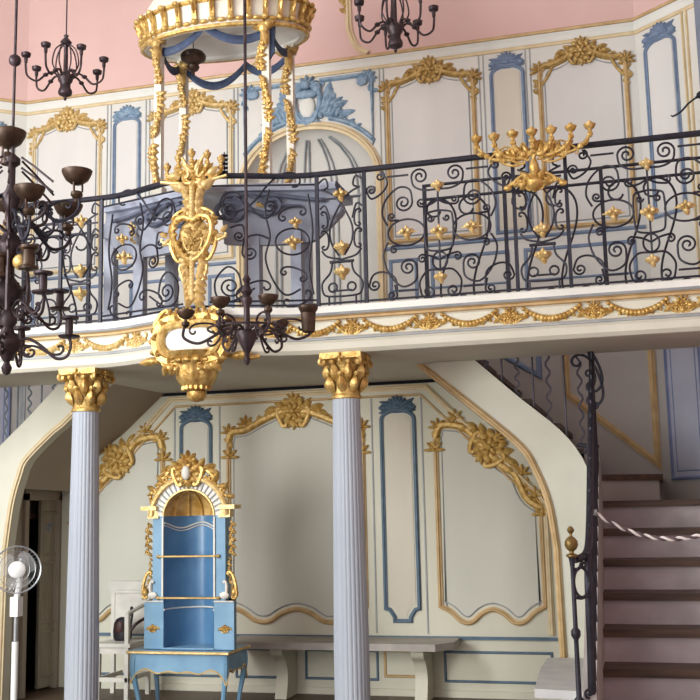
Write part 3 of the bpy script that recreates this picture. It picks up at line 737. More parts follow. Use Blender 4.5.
def candle_tree(t, c, rows, stem, gild, cup_r=.022, dark=None):
    """rows: list of (dx, z) cup positions; arms curve out from the stem base"""
    mb = MB(); mb.lathe(stem, c, 12); mb.build('stem', M[gild], t)
    for dx, dy, z in rows:
        mb = MB(); x = dx; sg = 1 if dx >= 0 else -1
        if abs(dx) > .01 or abs(dy) > .01:
            z0 = z - .10 - .12 * abs(dx)
            q = cat([(0, 0, z0 + .01), (dx * .3, dy * .3, z0 - .03), (dx * .72, dy * .72, z0 - .01), (dx * .98, dy * .98, z - .07), (dx, dy, z - .015)], 6)
            mb.tube([(c[0] + a, c[1] + b, c[2] + e) for a, b, e in q], [.015 - .005 * i / len(q) for i in range(len(q))], 6)
            for w_ in range(4, len(q), 5): mb.ball((c[0] + q[w_][0], c[1] + q[w_][1], c[2] + q[w_][2]), .021, 7, 5)
            f = Fr((c[0], c[1], c[2]))
            fscroll(mb, f, (dx * .45, z0 + .05), (dx * .75, z0 - .03), -sg, .007, wind=1.1)
            leaf(mb, f, dx * .55, z0 - .02, PI / 2 - sg * .6, .085, .022, .018); leaf(mb, f, dx * .85, z0 + .02, PI / 2 - sg * 1.1, .06, .018, .016); leaf(mb, f, dx * .3, z0 - .02, PI / 2 - sg * .3, .09, .022, .018); fscroll(mb, f, (dx * .25, z0 - .06), (dx * .55, z0 - .03), sg, .009)
        else: mb.tube([(c[0], c[1], c[2] + .05), (c[0], c[1], c[2] + z - .01)], .009, 6)
        a = mb.build('arm', M[gild], t)
        mb = MB(); mb.lathe([(.003, -.045), (.012, -.036), (.012, -.026), (cup_r * .8, -.018), (cup_r, -.004), (cup_r * 1.15, .008), (cup_r * .7, .014), (.013, .018), (.013, .03), (.004, .03)], (c[0] + dx, c[1] + dy, c[2] + z), 10)
        mb.build('candle_cup', M[dark or gild], a)
cy = rail_y(0) - .02
t = thing('candelabrum', 'small gilt candelabrum with dark cups standing on top of the gilded crest', 'candelabrum', (0, cy, 3.80), 'gold candelabra on the railing')
candle_tree(t, V((0, cy, 3.80)), [(-.21, 0, .155), (-.11, -.03, .20), (.0, -.05, .22), (.11, -.03, .205), (.20, 0, .17)],
            [(.004, -.06), (.03, -.04), (.045, -.01), (.03, .02), (.018, .04), (.03, .06), (.016, .085), (.008, .12)], 'gold', .026, 'goldd')
fcc = Fr((0, cy - .02, 3.86)); mb = MB()
for sd in (-1, 1): fscroll(mb, fcc, (sd * .05, .0), (sd * .1, .13), -sd, .013); leaf(mb, fcc, 0, .02, PI / 2 - sd * .7, .13, .03, .02); leaf(mb, fcc, sd * .1, 0, PI / 2 - sd * 1.2, .1, .03, .02)
mb.tube([fcc(a, b, 0) for a, b in cat([(-.25, -.02), (-.1, -.045), (0, -.05), (.1, -.045), (.25, -.02)], 5)], .012); mb.build('leaf_base', M['goldp'], t)
cy = YR - .10
f = Fr((.205, rail_y(0) + .03, 3.885)); mb = MB()
for k in range(5): mb.lathe([(.003, .03 * k), (.026, .03 * k), (.028, .03 * k + .008), (.003, .03 * k + .01)], (.205, rail_y(0) + .03, 3.885), 10)
mb.tube([f(0, -.02), f(0, .15)], .005, 5); mb.build('drip_pans', M['iron'], t, label='stack of small black pans')
t = thing('candelabrum', 'wide seven-cup gold candelabrum fixed to the right part of the railing', 'candelabrum', (2.35, cy, 3.60), 'gold candelabra on the railing')
candle_tree(t, V((2.35, cy, 3.60)), [(-.37, 0, .355), (-.25, -.03, .345), (-.125, -.045, .345), (0, -.05, .345), (.125, -.045, .345), (.25, -.03, .35), (.37, 0, .36)],
            [(.004, -.05), (.02, -.04), (.055, -.01), (.06, .02), (.03, .045), (.018, .08), (.034, .11), (.03, .14), (.014, .18), (.022, .23), (.011, .27), (.011, .35)], 'gold', .036)
mb = MB(); f = Fr((2.35, cy + .02, 3.62))
for sd in (-1, 1):
    mb.tube([f(a, b, .0) for a, b in cat([(0, 0), (sd * .08, -.01), (sd * .14, .01), (sd * .18, -.02)], 5)], .016, 6); blob(mb, f, sd * .18, -.02, 0, (.03, .022, .02)); leaf(mb, f, sd * .02, .0, PI / 2 - sd * .6, .11, .028, .03); fscroll(mb, f, (sd * .05, .05), (sd * .13, .0), -sd, .012)
    leaf(mb, f, sd * .03, .0, PI / 2 - sd * 1.9, .08, .025, .03)
crest(mb, f, 0, .01, .5); mb.tube([(2.35, cy + .02, 3.62), (2.35, YR, 3.62)], .012); mb.build('wall_bracket', M['gold'], t)

# gilded cartouche on the fascia
fk = Fr((0, rail_y(0) - .085, 2.69))
t = thing('gilded_cartouche', 'gilded cartouche with white oval on the fascia under the gilded crest', 'carving', (0, rail_y(0) - .05, 2.3))
mb = MB(); ring = cat([(-.215, .0), (-.18, .085), (-.09, .11), (0, .10), (.09, .11), (.18, .085), (.215, 0), (.18, -.085), (.09, -.105), (0, -.11), (-.09, -.105), (-.18, -.085)], 4, True)
mb.tube([fk(a, b, .02) for a, b in ring], .032, 8, closed=True)
mb.tube([fk(a * 1.2, b * 1.42, .0) for a, b in ring], .036, 6, closed=True)
for i in range(0, len(ring), 2):
    a, b = ring[i]; an = math.atan2(b * 1.6, a); leaf(mb, fk, a * 1.02, b * 1.02, an + (.5 if i % 4 else -.5), .085, .024, .035); blob(mb, fk, a * 1.3, b * 1.55, .0, (.036, .024, .03), an)
for k in range(7):
    blob(mb, fk, -.15 + .05 * k, .185, .0, (.02, .045, .03))
for sd in (-1, 1):
    fscroll(mb, fk, (sd * .20, -.13), (sd * .255, .03), sd, .02, wind=1.8); fscroll(mb, fk, (sd * .17, .20), (sd * .25, .10), -sd, .02, wind=1.7); fscroll(mb, fk, (sd * .05, -.185), (sd * .19, -.15), sd, .018, wind=1.7)
    for k in range(3): leaf(mb, fk, sd * (.06 + .05 * k), -.16, -PI / 2 + sd * .6, .09, .03, .03)
mb.build('frame', M['gold'], t)
mb = MB(); blob(mb, fk, 0, 0, .0, (.205, .105, .035), 0, 24, 10); mb.build('oval_field', M['white'], t, label='smooth white oval boss')
mb = MB(); yk = rail_y(0) + .02
cup = [(.22, .05), (.20, .02), (.165, 0), (.17, -.02), (.15, -.04), (.145, -.08), (.13, -.13), (.105, -.17), (.07, -.195), (.055, -.2), (.068, -.215), (.068, -.245), (.045, -.275), (.004, -.285)]
mb.grid([[(r_ * (1 + (.05 * math.cos(9 * 2 * PI * k / 72) if -.18 < z_ < -.03 else 0)) * math.cos(2 * PI * k / 72), yk + r_ * (1 + (.05 * math.cos(9 * 2 * PI * k / 72) if -.18 < z_ < -.03 else 0)) * math.sin(2 * PI * k / 72), 2.555 + z_) for k in range(72)] for r_, z_ in cup], True)
for k in range(9):
    an = PI + PI * k / 8; mb.ball((.17 * math.cos(an), yk + .17 * math.sin(an), 2.545), (.032, .032, .022), 7, 5); mb.ball((.09 * math.cos(an), yk + .09 * math.sin(an), 2.365), .02, 6, 4)
mb.build('bracket_pendant', M['gold'], t)
mb = MB()
for sd in (-1, 1):
    q = cat([(sd * .12, .0), (sd * .25, .02), (sd * .36, .0), (sd * .44, .01)], 5); mb.tube([(a, rail_y(a) - .04, 2.565 + b) for a, b in q], .02, 6); leaf(mb, Fr((sd * .26, rail_y(.26) - .06, 2.57)), 0, 0, 0 if sd > 0 else PI, .16, .03, .02)
mb.build('side_leaves', M['gold'], t)

# ------------------------------------------------------------------ bowed reading desk behind the railing
t = thing('reading_desk', 'bowed blue-grey reading desk with scrolled apron on legs behind the railing', 'desk', (0, 7.2, 2.9))
def desk_y(x): return 7.10 - .20 * (.5 + .5 * math.cos(PI * max(-1, min(1, x / .95))))
dx = [-.92 + .04 * i for i in range(47)]
def dsweep(prof, name, m_, x0=-9, x1=9, parent=t):
    mb = MB(); rows = []
    for x in dx:
        if x0 <= x <= x1: rows.append([(x, desk_y(x) - o, z) for o, z in prof])
    mb.grid(rows, True); return mb.build(name, m_, parent)
dsweep([(.05, 3.80), (.06, 3.825), (.05, 3.85), (.02, 3.86), (-.42, 3.86), (-.42, 3.80)], 'desk_top', M['deskl'])
for sd in (-1, 1):
    mb = MB(); rows = []
    for x in [.12 + .04 * i for i in range(21)]:
        low = 3.41 + .05 * (abs(x - .4) / .5) ** 2 if x < .75 else 3.435 + (x - .75) * .9
        X = sd * x; y = desk_y(X)
        rows.append([(X, y, 3.80), (X, y - .02, 3.72), (X, y - .03, 3.6), (X, y, low), (X, y + .05, low), (X, y + .05, 3.80)])
    mb.grid(rows, True); mb.build('apron', M['desk'], t)
    mb = MB()
    f = Fr((sd * .22, desk_y(.22) - .05, 3.64)); q = scr((0, 0), (sd * .36, .02), 'S', sd, wind=2.0)
    mb.tube([(sd * .12 + sd * (.0) + a, desk_y(sd * .12 + a) - .045, 3.66 + b) for a, b in q], .02, 6)
    mb.tube([(sd * x, desk_y(sd * x) - .045, 3.745 + .03 * math.sin(x * 5)) for x in [.14 + .05 * i for i in range(15)]], .017, 6)
    vx = sd * .17; q = hook((vx + sd * .035, 3.66), .085, PI / 2, 1.9, -sd if False else sd, [(vx + sd * .13, 3.77), (vx + sd * .3, 3.70), (vx + sd * .5, 3.68)], 40)
    mb.tube([(a, desk_y(a) - .05, b) for a, b in q], .013, 6)
    mb.lathe([(.001, -.02), (.085, -.02), (.095, 0), (.085, .03), (.001, .035)], (vx + sd * .035, desk_y(vx) - .01, 3.66), 20, ((1, 0, 0), (0, 0, 1), (0, -1, 0)))
    mb.build('scroll_moulding', M['deskd'], t)
    mb = MB(); mb.lathe([(.001, -.05), (.06, -.05), (.075, -.03), (.075, .03), (.06, .05), (.001, .05)], (sd * .89, desk_y(.89) + .02, 3.66), 16, ((1, 0, 0), (0, 0, 1), (0, -1, 0)))
    mb.build('end_volute', M['desk'], t)
for x, y, z0 in ((-.90, 7.13, 3.5), (-.62, 7.06, 3.4), (.33, 6.98, 3.4), (.62, 7.06, 3.4), (-.55, 7.46, 3.79), (.55, 7.46, 3.79)):
    mb = MB(); w = .04
    mb.prism([(x - w, y - .03, 2.885), (x + w, y - .03, 2.885), (x + w, y + .05, 2.885), (x - w, y + .05, 2.885)], (0, 0, z0 + .12 - 2.885))
    mb.box(x - w - .012, x + w + .012, y - .042, y + .06, 2.885, 2.98); mb.build('leg', M['desk'], t, False)
mb = MB(); f = Fr((.30, 6.95, 3.70)); spray(mb, f, [(-.1, 0), (.0, -.02), (.1, 0)], .035, .8); mb.build('gilt_ornament', M['goldd'], t)
mb = MB(); f = Fr((-.64, 6.98, 3.58)); spray(mb, f, [(0, .08), (0, -.06)], .03, .8); rosette(mb, f, 0, .06, .02, .035); mb.build('gilt_ornament', M['goldp'], t)

# ------------------------------------------------------------------ canopy on four posts
t = thing('canopy', 'oval gilt-edged canopy on four garlanded posts above the reading desk', 'canopy', (0, 7.22, 3.86))
CY, CA, CB, CZ = 7.22, .665, .40, 5.155
mb = MB(); n = 48
def rim(k, s, z): a = 2 * PI * k / n; return (CA * s * math.cos(a), CY + CB * s * math.sin(a), z + .05 * math.sin(a))
prof = [(.90, CZ - .06), (.96, CZ - .07), (1.0, CZ - .05), (.985, CZ - .02), (.965, CZ + .0), (1.0, CZ + .12), (1.04, CZ + .15), (1.05, CZ + .18), (1.0, CZ + .20)]
mb.grid([[rim(k, s, z) for k in range(n)] for s, z in prof], True); mb.build('rim', M['canw'], t)
mb = MB()
for j in range(30):
    k = j * n / 30; a = 2 * PI * k / n; nn = V((math.cos(a) / CA, math.sin(a) / CB, 0)).normalized()
    f = Fr(V(rim(k, 1.0, CZ + .05)), (-nn.y, nn.x, 0), V((0, 0, 1)) + nn * .18, nn)
    mb.fbox(f, -.017, .017, -.05, .11, -.01, .02); leaf(mb, f, 0, .11, -PI / 2, .13, .018, .03, 0); blob(mb, f, 0, .095, .03, (.03, .024, .024)); blob(mb, f, 0, -.055, .02, (.03, .024, .024))
    f = Fr(V(rim(k + n / 60, 1.0, CZ + .05)), (-nn.y, nn.x, 0), (0, 0, 1), nn); blob(mb, f, 0, -.06, .0, (.04, .018, .022)); mb.fbox(f, -.04, .04, .085, .105, .0, .02)
mb.tube([rim(k, 1.03, CZ + .155) for k in range(n)], .02, 6, closed=True); mb.tube([rim(k, 1.0, CZ - .055) for k in range(n)], .018, 6, closed=True)
mb.build('gilt_edging', M['gold'], t)
mb = MB()
mb.grid([[rim(k, s, z) for k in range(n)] for s, z in ((.95, CZ - .055), (.92, CZ - .03), (.75, CZ - .0), (.45, CZ + .03), (.01, CZ + .04))], True); mb.build('ceiling_dome', M['canu'], t)
mb = MB(); mb.grid([[rim(k, s, z) for k in range(n)] for s, z in ((1.0, CZ + .20), (.8, CZ + .42), (.4, CZ + .62), (.01, CZ + .68))], True); mb.build('crown_dome', M['canw'], t)
posts = [(-.43, 6.98), (.43, 6.98), (-.45, 7.47), (.45, 7.47)]
def swag3(A, B, drop, r):
    A, B = V(A), V(B); return [A.lerp(B, i / 14) - V((0, 0, drop * (1 - (2 * i / 14 - 1) ** 2))) for i in range(15)]
for (x, y) in posts:
    mb = MB(); mb.box(x - .028, x + .028, y - .028, y + .028, 3.86, CZ - .02); mb.box(x - .045, x + .045, y - .045, y + .045, 3.855, 3.92); mb.box(x - .04, x + .04, y - .04, y + .04, CZ - .10, CZ - .03)
    pp = mb.build('post', M['canw'], t, False)
    sd = 1 if x > 0 else -1; g = M['goldd'] if y > 7.2 or x < 0 else M['gold']
    for lo, hi in ((3.93, 4.28), (4.34, 4.68), (4.74, 5.02)):
        mb = MB(); nq = int((hi - lo) / .042)
        for q in range(nq):
            z = lo + (hi - lo) * q / nq; a = z * 7 + sd
            cx_, cy_ = x + .030 * math.cos(a), y - .028 - .014 * math.sin(a) ** 2
            f = Fr((cx_, cy_ - .005, z)); mb.ball((cx_, cy_, z), (.026, .024, .024), 6, 5); leaf(mb, f, 0, 0, a, .05, .017, .012); leaf(mb, f, 0, 0, a + 2.6, .045, .015, .012)
            if q % 3 == 0:
                for w_ in range(5): mb.ball((cx_ + .02 * math.cos(w_ * 1.256), cy_ - .012, z + .02 * math.sin(w_ * 1.256)), .014, 5, 4)
        mb.build('garland', g, pp)
    mb = MB(); f = Fr((x, y - .04, CZ - .12)); shell(mb, f, 0, 0, .07, 5, PI, PI / 2, .03); leaf(mb, f, 0, .02, -PI / 2, .16, .035, .03); blob(mb, f, 0, 0, .02, (.045, .05, .03))
    for s2 in (-1, 1): leaf(mb, f, 0, 0, PI / 2 + s2 * 1.2, .1, .03, .03); blob(mb, f, s2 * .03, .02, .02, (.025, .03, .025))
    mb.build('post_capital', g, pp)
def band(mb, P, h):
    rows = [[p + V((0, 0, h * .5)), p + V((0, -.012, h * .2)), p + V((0, -.012, -.3 * h)), p - V((0, 0, h * .5)), p + V((0, .012, 0))] for p in P]; mb.grid(rows, True)
for A, B, d in (((-.43, 6.99, 4.99), (-.02, 6.86, 5.07), .05), ((.0, 6.86, 5.07), (.43, 6.99, 5.03), .08),
                ((-.45, 7.46, 5.06), (.02, 7.60, 5.07), .16), ((.04, 7.60, 5.07), (.45, 7.46, 5.06), .10), ((.44, 7.0, 5.1), (.46, 7.45, 5.08), .10), ((-.44, 7.0, 5.06), (-.46, 7.45, 5.08), .12)):
    mb = MB(); P = swag3(A, B, d, 0); band(mb, P, .07); mb.build('blue_swag', M['drape'], t)
mb = MB(); mb.prism([(.43, 6.97, 5.1), (.50, 6.98, 5.1), (.49, 6.98, 4.86), (.455, 6.97, 4.80), (.44, 6.97, 4.88)], (0, .02, 0)); mb.build('blue_tail', M['drape'], t)
lp = thing('hanging_lamp', 'small brown acorn-shaped lamp hanging under the canopy', 'lamp', (-.25, 7.2, 4.85))
mb = MB(); mb.lathe([(.003, -.09), (.012, -.085), (.014, -.06), (.04, -.045), (.05, -.02), (.038, .0), (.05, .01), (.095, .04), (.10, .07), (.08, .095), (.02, .105)], (-.25, 7.2, 4.955), 14); mb.build('bowl', M['bronzeb'], lp)
mb = MB(); mb.tube([(-.25, 7.2, 5.05), (-.25, 7.2, CZ + .2)], .004, 5); mb.build('chain', M['iron'], lp)

# ------------------------------------------------------------------ columns
def column(x, label):
    t = thing('column', label, 'column', (x, YR + .06, 0), 'fluted columns under the gallery', 'thing'); y = YR + .06
    mb = MB(); rows = []; n = 72
    for z in (0.0, .12, .6, 1.2, 1.8, 2.27):
        R = .118 - .024 * max(0, (z - .6) / 1.67) if z > .12 else (.118)
        rows.append([(x + R * (1 - (.028 if k % 3 == 1 else 0)) * math.cos(2 * PI * k / n), y + R * (1 - (.028 if k % 3 == 1 else 0)) * math.sin(2 * PI * k / n), z) for k in range(n)])
    mb.grid(rows, True); mb.build('shaft', M['lilac'], t, sharp=10)
    mb = MB(); mb.lathe([(.17, 0), (.17, .05), (.15, .06), (.155, .085), (.15, .11), (.122, .12), (.12, .15)], (x, y, 0), 28); mb.build('base', M['lilac'], t)
    mb = MB()
    mb.lathe([(.094, 2.265), (.104, 2.27), (.106, 2.285), (.097, 2.295), (.094, 2.31), (.1, 2.44), (.125, 2.52), (.14, 2.535), (.001, 2.535)], (x, y, 0), 24)
    mb.box(x - .145, x + .145, y - .145, y + .145, 2.535, 2.575)
    for ring, (z, L, w, nn, r0) in enumerate(((2.31, .12, .034, 8, .1), (2.38, .13, .036, 8, .105))):
        for k in range(nn):
            a = 2 * PI * (k + .5 * ring) / nn; d = V((math.cos(a), math.sin(a), 0))
            f = Fr(V((x, y, z)) + d * r0 * .95, (-d.y, d.x, 0), V((d.x * .3, d.y * .3, 1)), d)
            leaf(mb, f, 0, 0, PI / 2, L, w, .03, 0); mb.ball(V((x, y, z + L)) + d * (r0 + .045), (.022, .022, .018), 6, 4)
    for k in range(4):
        a = PI / 4 + PI / 2 * k; d = V((math.cos(a), math.sin(a), 0)); f = Fr(V((x, y, 2.49)) + d * .14, d, (0, 0, 1), (-d.y, d.x, 0))
        q = scr((.035, .02), (-.05, -.06), 'C', 1, wind=1.6); mb.tube([f(a_, b_, 0) for a_, b_ in q], .014, 6); mb.ball(f(.03, .02, 0), .024, 7, 5)
    for k in range(4):
        a = PI / 2 * k; d = V((math.cos(a), math.sin(a), 0)); f = Fr(V((x, y, 2.54)) + d * .14, (-d.y, d.x, 0), (0, 0, 1), d); rosette(mb, f, 0, 0, .01, .035)
    mb.build('capital', M['gold'], t)
column(-.993, 'lilac-grey fluted column with gilt capital, left of the blue cabinet')
column(.993, 'lilac-grey fluted column with gilt capital, right of the blue cabinet')

# ================================================================== STAIRCASES (mirror images)
RZ, TR = .1927, .27
XL, XR = 2.625, 3.555
def staircase(sd, label):
    t = thing('staircase', label, 'staircase', (sd * 2.6, YS, 0), 'the two stairs to the gallery', 'thing')
    X = lambda x: sd * x
    outer = [(1.40, 2.92), (1.679, 2.676), (2.075, 2.308)] + cat([(2.075, 2.308), (2.355, 2.06), (2.50, 1.86), (2.565, 1.66), (2.60, 1.40), (2.62, 1.0)], 4)[1:] + [(2.64, 0)]
    inner = [(1.02, 2.87), (1.293, 2.606), (1.70, 2.255)] + cat([(1.70, 2.255), (2.04, 1.95), (2.15, 1.76), (2.23, 1.52), (2.27, 1.2)] if sd > 0 else [(1.70, 2.27), (2.01, 2.0), (2.08, 1.86), (2.15, 1.62), (2.20, 1.25)], 4)[1:] + [(2.285 if sd > 0 else 2.215, 0)]
    mb = MB(); k = len(outer)
    # face strip between the two curves, with thickness
    def samp(c, m_):
        L = [0]
        for a, b in zip(c, c[1:]): L.append(L[-1] + math.hypot(b[0] - a[0], b[1] - a[1]))
        res = []
        for i in range(m_ + 1):
            s = L[-1] * i / m_
            j = max(q for q in range(len(L)) if L[q] <= s + 1e-9); j = min(j, len(c) - 2); f_ = (s - L[j]) / (L[j + 1] - L[j])
            res.append((c[j][0] + (c[j + 1][0] - c[j][0]) * f_, c[j][1] + (c[j + 1][1] - c[j][1]) * f_))
        return res
    # pair inner/outer points by the same height order
    so, si = samp(outer, 40), samp(inner, 40)
    rows = [[(X(i[0]), YS, i[1]), (X(o[0]), YS, o[1]), (X(o[0]), YS + .10, o[1]), (X(i[0]), YS + .10, i[1])] for o, i in zip(so, si)]
    mb.grid(rows, True); mb.build('stringer', M['fascia'], t, sharp=30)
    fr = Fr((0, YS, 0))
    mb = MB(); mb.ribbon(fr, [(X(a + .02), b + .01) for a, b in inner], ogee(.05, .03)); mb.build('gilt_edge', M['ochre'] if sd > 0 else M['ochrel'], t)
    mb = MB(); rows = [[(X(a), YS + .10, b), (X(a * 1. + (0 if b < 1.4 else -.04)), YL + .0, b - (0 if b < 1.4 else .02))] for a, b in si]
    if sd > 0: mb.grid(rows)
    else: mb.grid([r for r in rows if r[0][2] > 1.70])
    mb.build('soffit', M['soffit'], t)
    if sd < 0:                                        # side of the recess, with a doorway through it
        x = X(2.285); mb = MB()
        for y0, y1, z0, z1 in ((YS + .1, 8.22, 0, 1.72), (8.79, YL, 0, 1.72)):
            mb.add([(x, y0, z0), (x, y1, z0), (x, y1, z1), (x, y0, z1)], [(0, 1, 2, 3)])
        mb.build('recess_side', M['soffit'], t, False)
    else: pass
    for n in range(1, 9):
        y = 5.98 + TR * (n - 1); z = RZ * n
        mb = MB(); y2 = y + TR if n < 8 else YU - .02
        mb.box(min(X(XL), X(XR)), max(X(XL), X(XR)), y, y + .02, z - RZ, z - .04); mb.build('riser', M['riser'], t, False)
        mb = MB(); a, b = sorted((X(XL - .0), X(XR)))
        if n < 8: mb.box(a, b, y - .03, y + TR + .02, z - .045, z)
        else: mb.prism([(X(2.62), y - .03, z - .045), (X(XR), y - .03, z - .045), (X(XR), YE - .0, z - .045), (X(XA), YU - .01, z - .045), (X(2.4), YU - .01, z - .045), (X(2.4), YS + .11, z - .045), (X(2.62), YS + .11, z - .045)], (0, 0, .045))
        mb.build('tread', M['wood'], t, False)
    # winder and upper flight turning along the wall
    z = RZ * 9
    mb = MB(); mb.prism([(X(2.5), 7.965, z - .045), (X(2.64), 8.02, z - .045), (X(3.06), 8.32, z - .045), (X(3.07), YU - .01, z - .045), (X(2.3), YU - .01, z - .045), (X(2.3), 7.95, z - .045)], (0, 0, .045)); mb.build('tread', M['wood'], t, False)
    mb = MB(); mb.prism([(X(2.55), 8.0, z - RZ), (X(2.64), 8.05, z - RZ), (X(3.03), 8.35, z - RZ), (X(3.03), YU - .02, z - RZ), (X(2.55), YU - .02, z - RZ)], (0, 0, RZ - .045)); mb.build('riser', M['stairwall'], t, False)
    for n in range(10, 16):
        x = 2.53 - .21 * (n - 10); z = RZ * n
        mb = MB(); a, b = sorted((X(x + .03), X(x - .23))); mb.box(a, b, YS + .11, YU - .02, z - .04, z); mb.build('tread', M['wood'], t, False)
        mb = MB(); a, b = sorted((X(x), X(x - .02))); mb.box(a, b, YS + .11, YU - .02, z - RZ, z - .04); mb.build('riser', M['riser'], t, False)
    # curb below the first-flight railing
    mb = MB(); prof = [(5.40, 0), (5.40, .34), (5.50, .44), (5.62, .50), (7.60, 1.84), (7.84, 1.90), (7.84, 0)]
    a, b = sorted((X(2.56), X(2.63)))
    mb.prism([(a, y, z) for y, z in prof], (b - a, 0, 0)); mb.build('curb', M['curb'], t, False)
    a, b = sorted((X(2.47), X(2.675))); mb = MB(); mb.box(a, b, 5.50, 5.82, 0, .47); mb.box(min(X(2.455), X(2.69)), max(X(2.455), X(2.69)), 5.485, 5.835, .46, .502); mb.build('newel_plinth', M['white'], t, False)
    return t
staircase(1, 'staircase with dark wooden treads and pale risers at the right')
staircase(-1, 'staircase rising at the far left behind the big chandelier and fan')
# back wall decoration beside the right stair
FW = Fr((0, YU, 0))
for sd, nm in ((1, 'trim_17'), (-1, 'trim_18')):
    mb = MB(); mb.ribbon(FW, [(sd * 2.32, 3.0), (sd * 2.32, 2.47), (sd * 3.04, 1.85), (sd * 3.04, 3.0)], ogee(.06, .03)); struct(nm, mb, M['ochre' if sd > 0 else 'grey'], smooth=True)
    mb = MB(); mb.ribbon(FW, [(sd * 1.45, 3.05), (sd * 2.09, 2.645), (sd * 2.09, 3.1)], half_round(.05, .02)); struct('trim_19' if sd > 0 else 'trim_20', mb, M['blued' if sd > 0 else 'grey'], smooth=True)
def corner_low(fr, sd, label):
    t = thing('narrow_panelling', label, 'wall panelling', fr(sd * .25, 1.7, 0), G3)
    a0, a1 = sd * .10, sd * .44
    mb = MB(); mb.ribbon(fr, [(a0, 2.95), (a0, 1.72), (a1, 1.72), (a1, 2.95)], ogee(.03, .025), closed=True); mb.build('frame', M['cornb'], t)
    mb = MB(); mb.add([fr(a, b, .005) for a, b in ((a0, 1.72), (a1, 1.72), (a1, 2.95), (a0, 2.95))], [(0, 1, 2, 3)]); mb.build('panel_field', M['cornf'], t, False)
    mb = MB(); mb.ribbon(fr, [(sd * .15, 2.9), (sd * .15, 1.78), (sd * .39, 1.78), (sd * .39, 2.9)], half_round(.012, .01), closed=True); mb.build('inner_bead', M['cornb'], t)
corner_low(FCR, 1, 'pale blue framed panel on the corner wall just above the right stair')
corner_low(FCL, -1, 'blue framed panel on the corner wall by the far left stair, below the gallery')

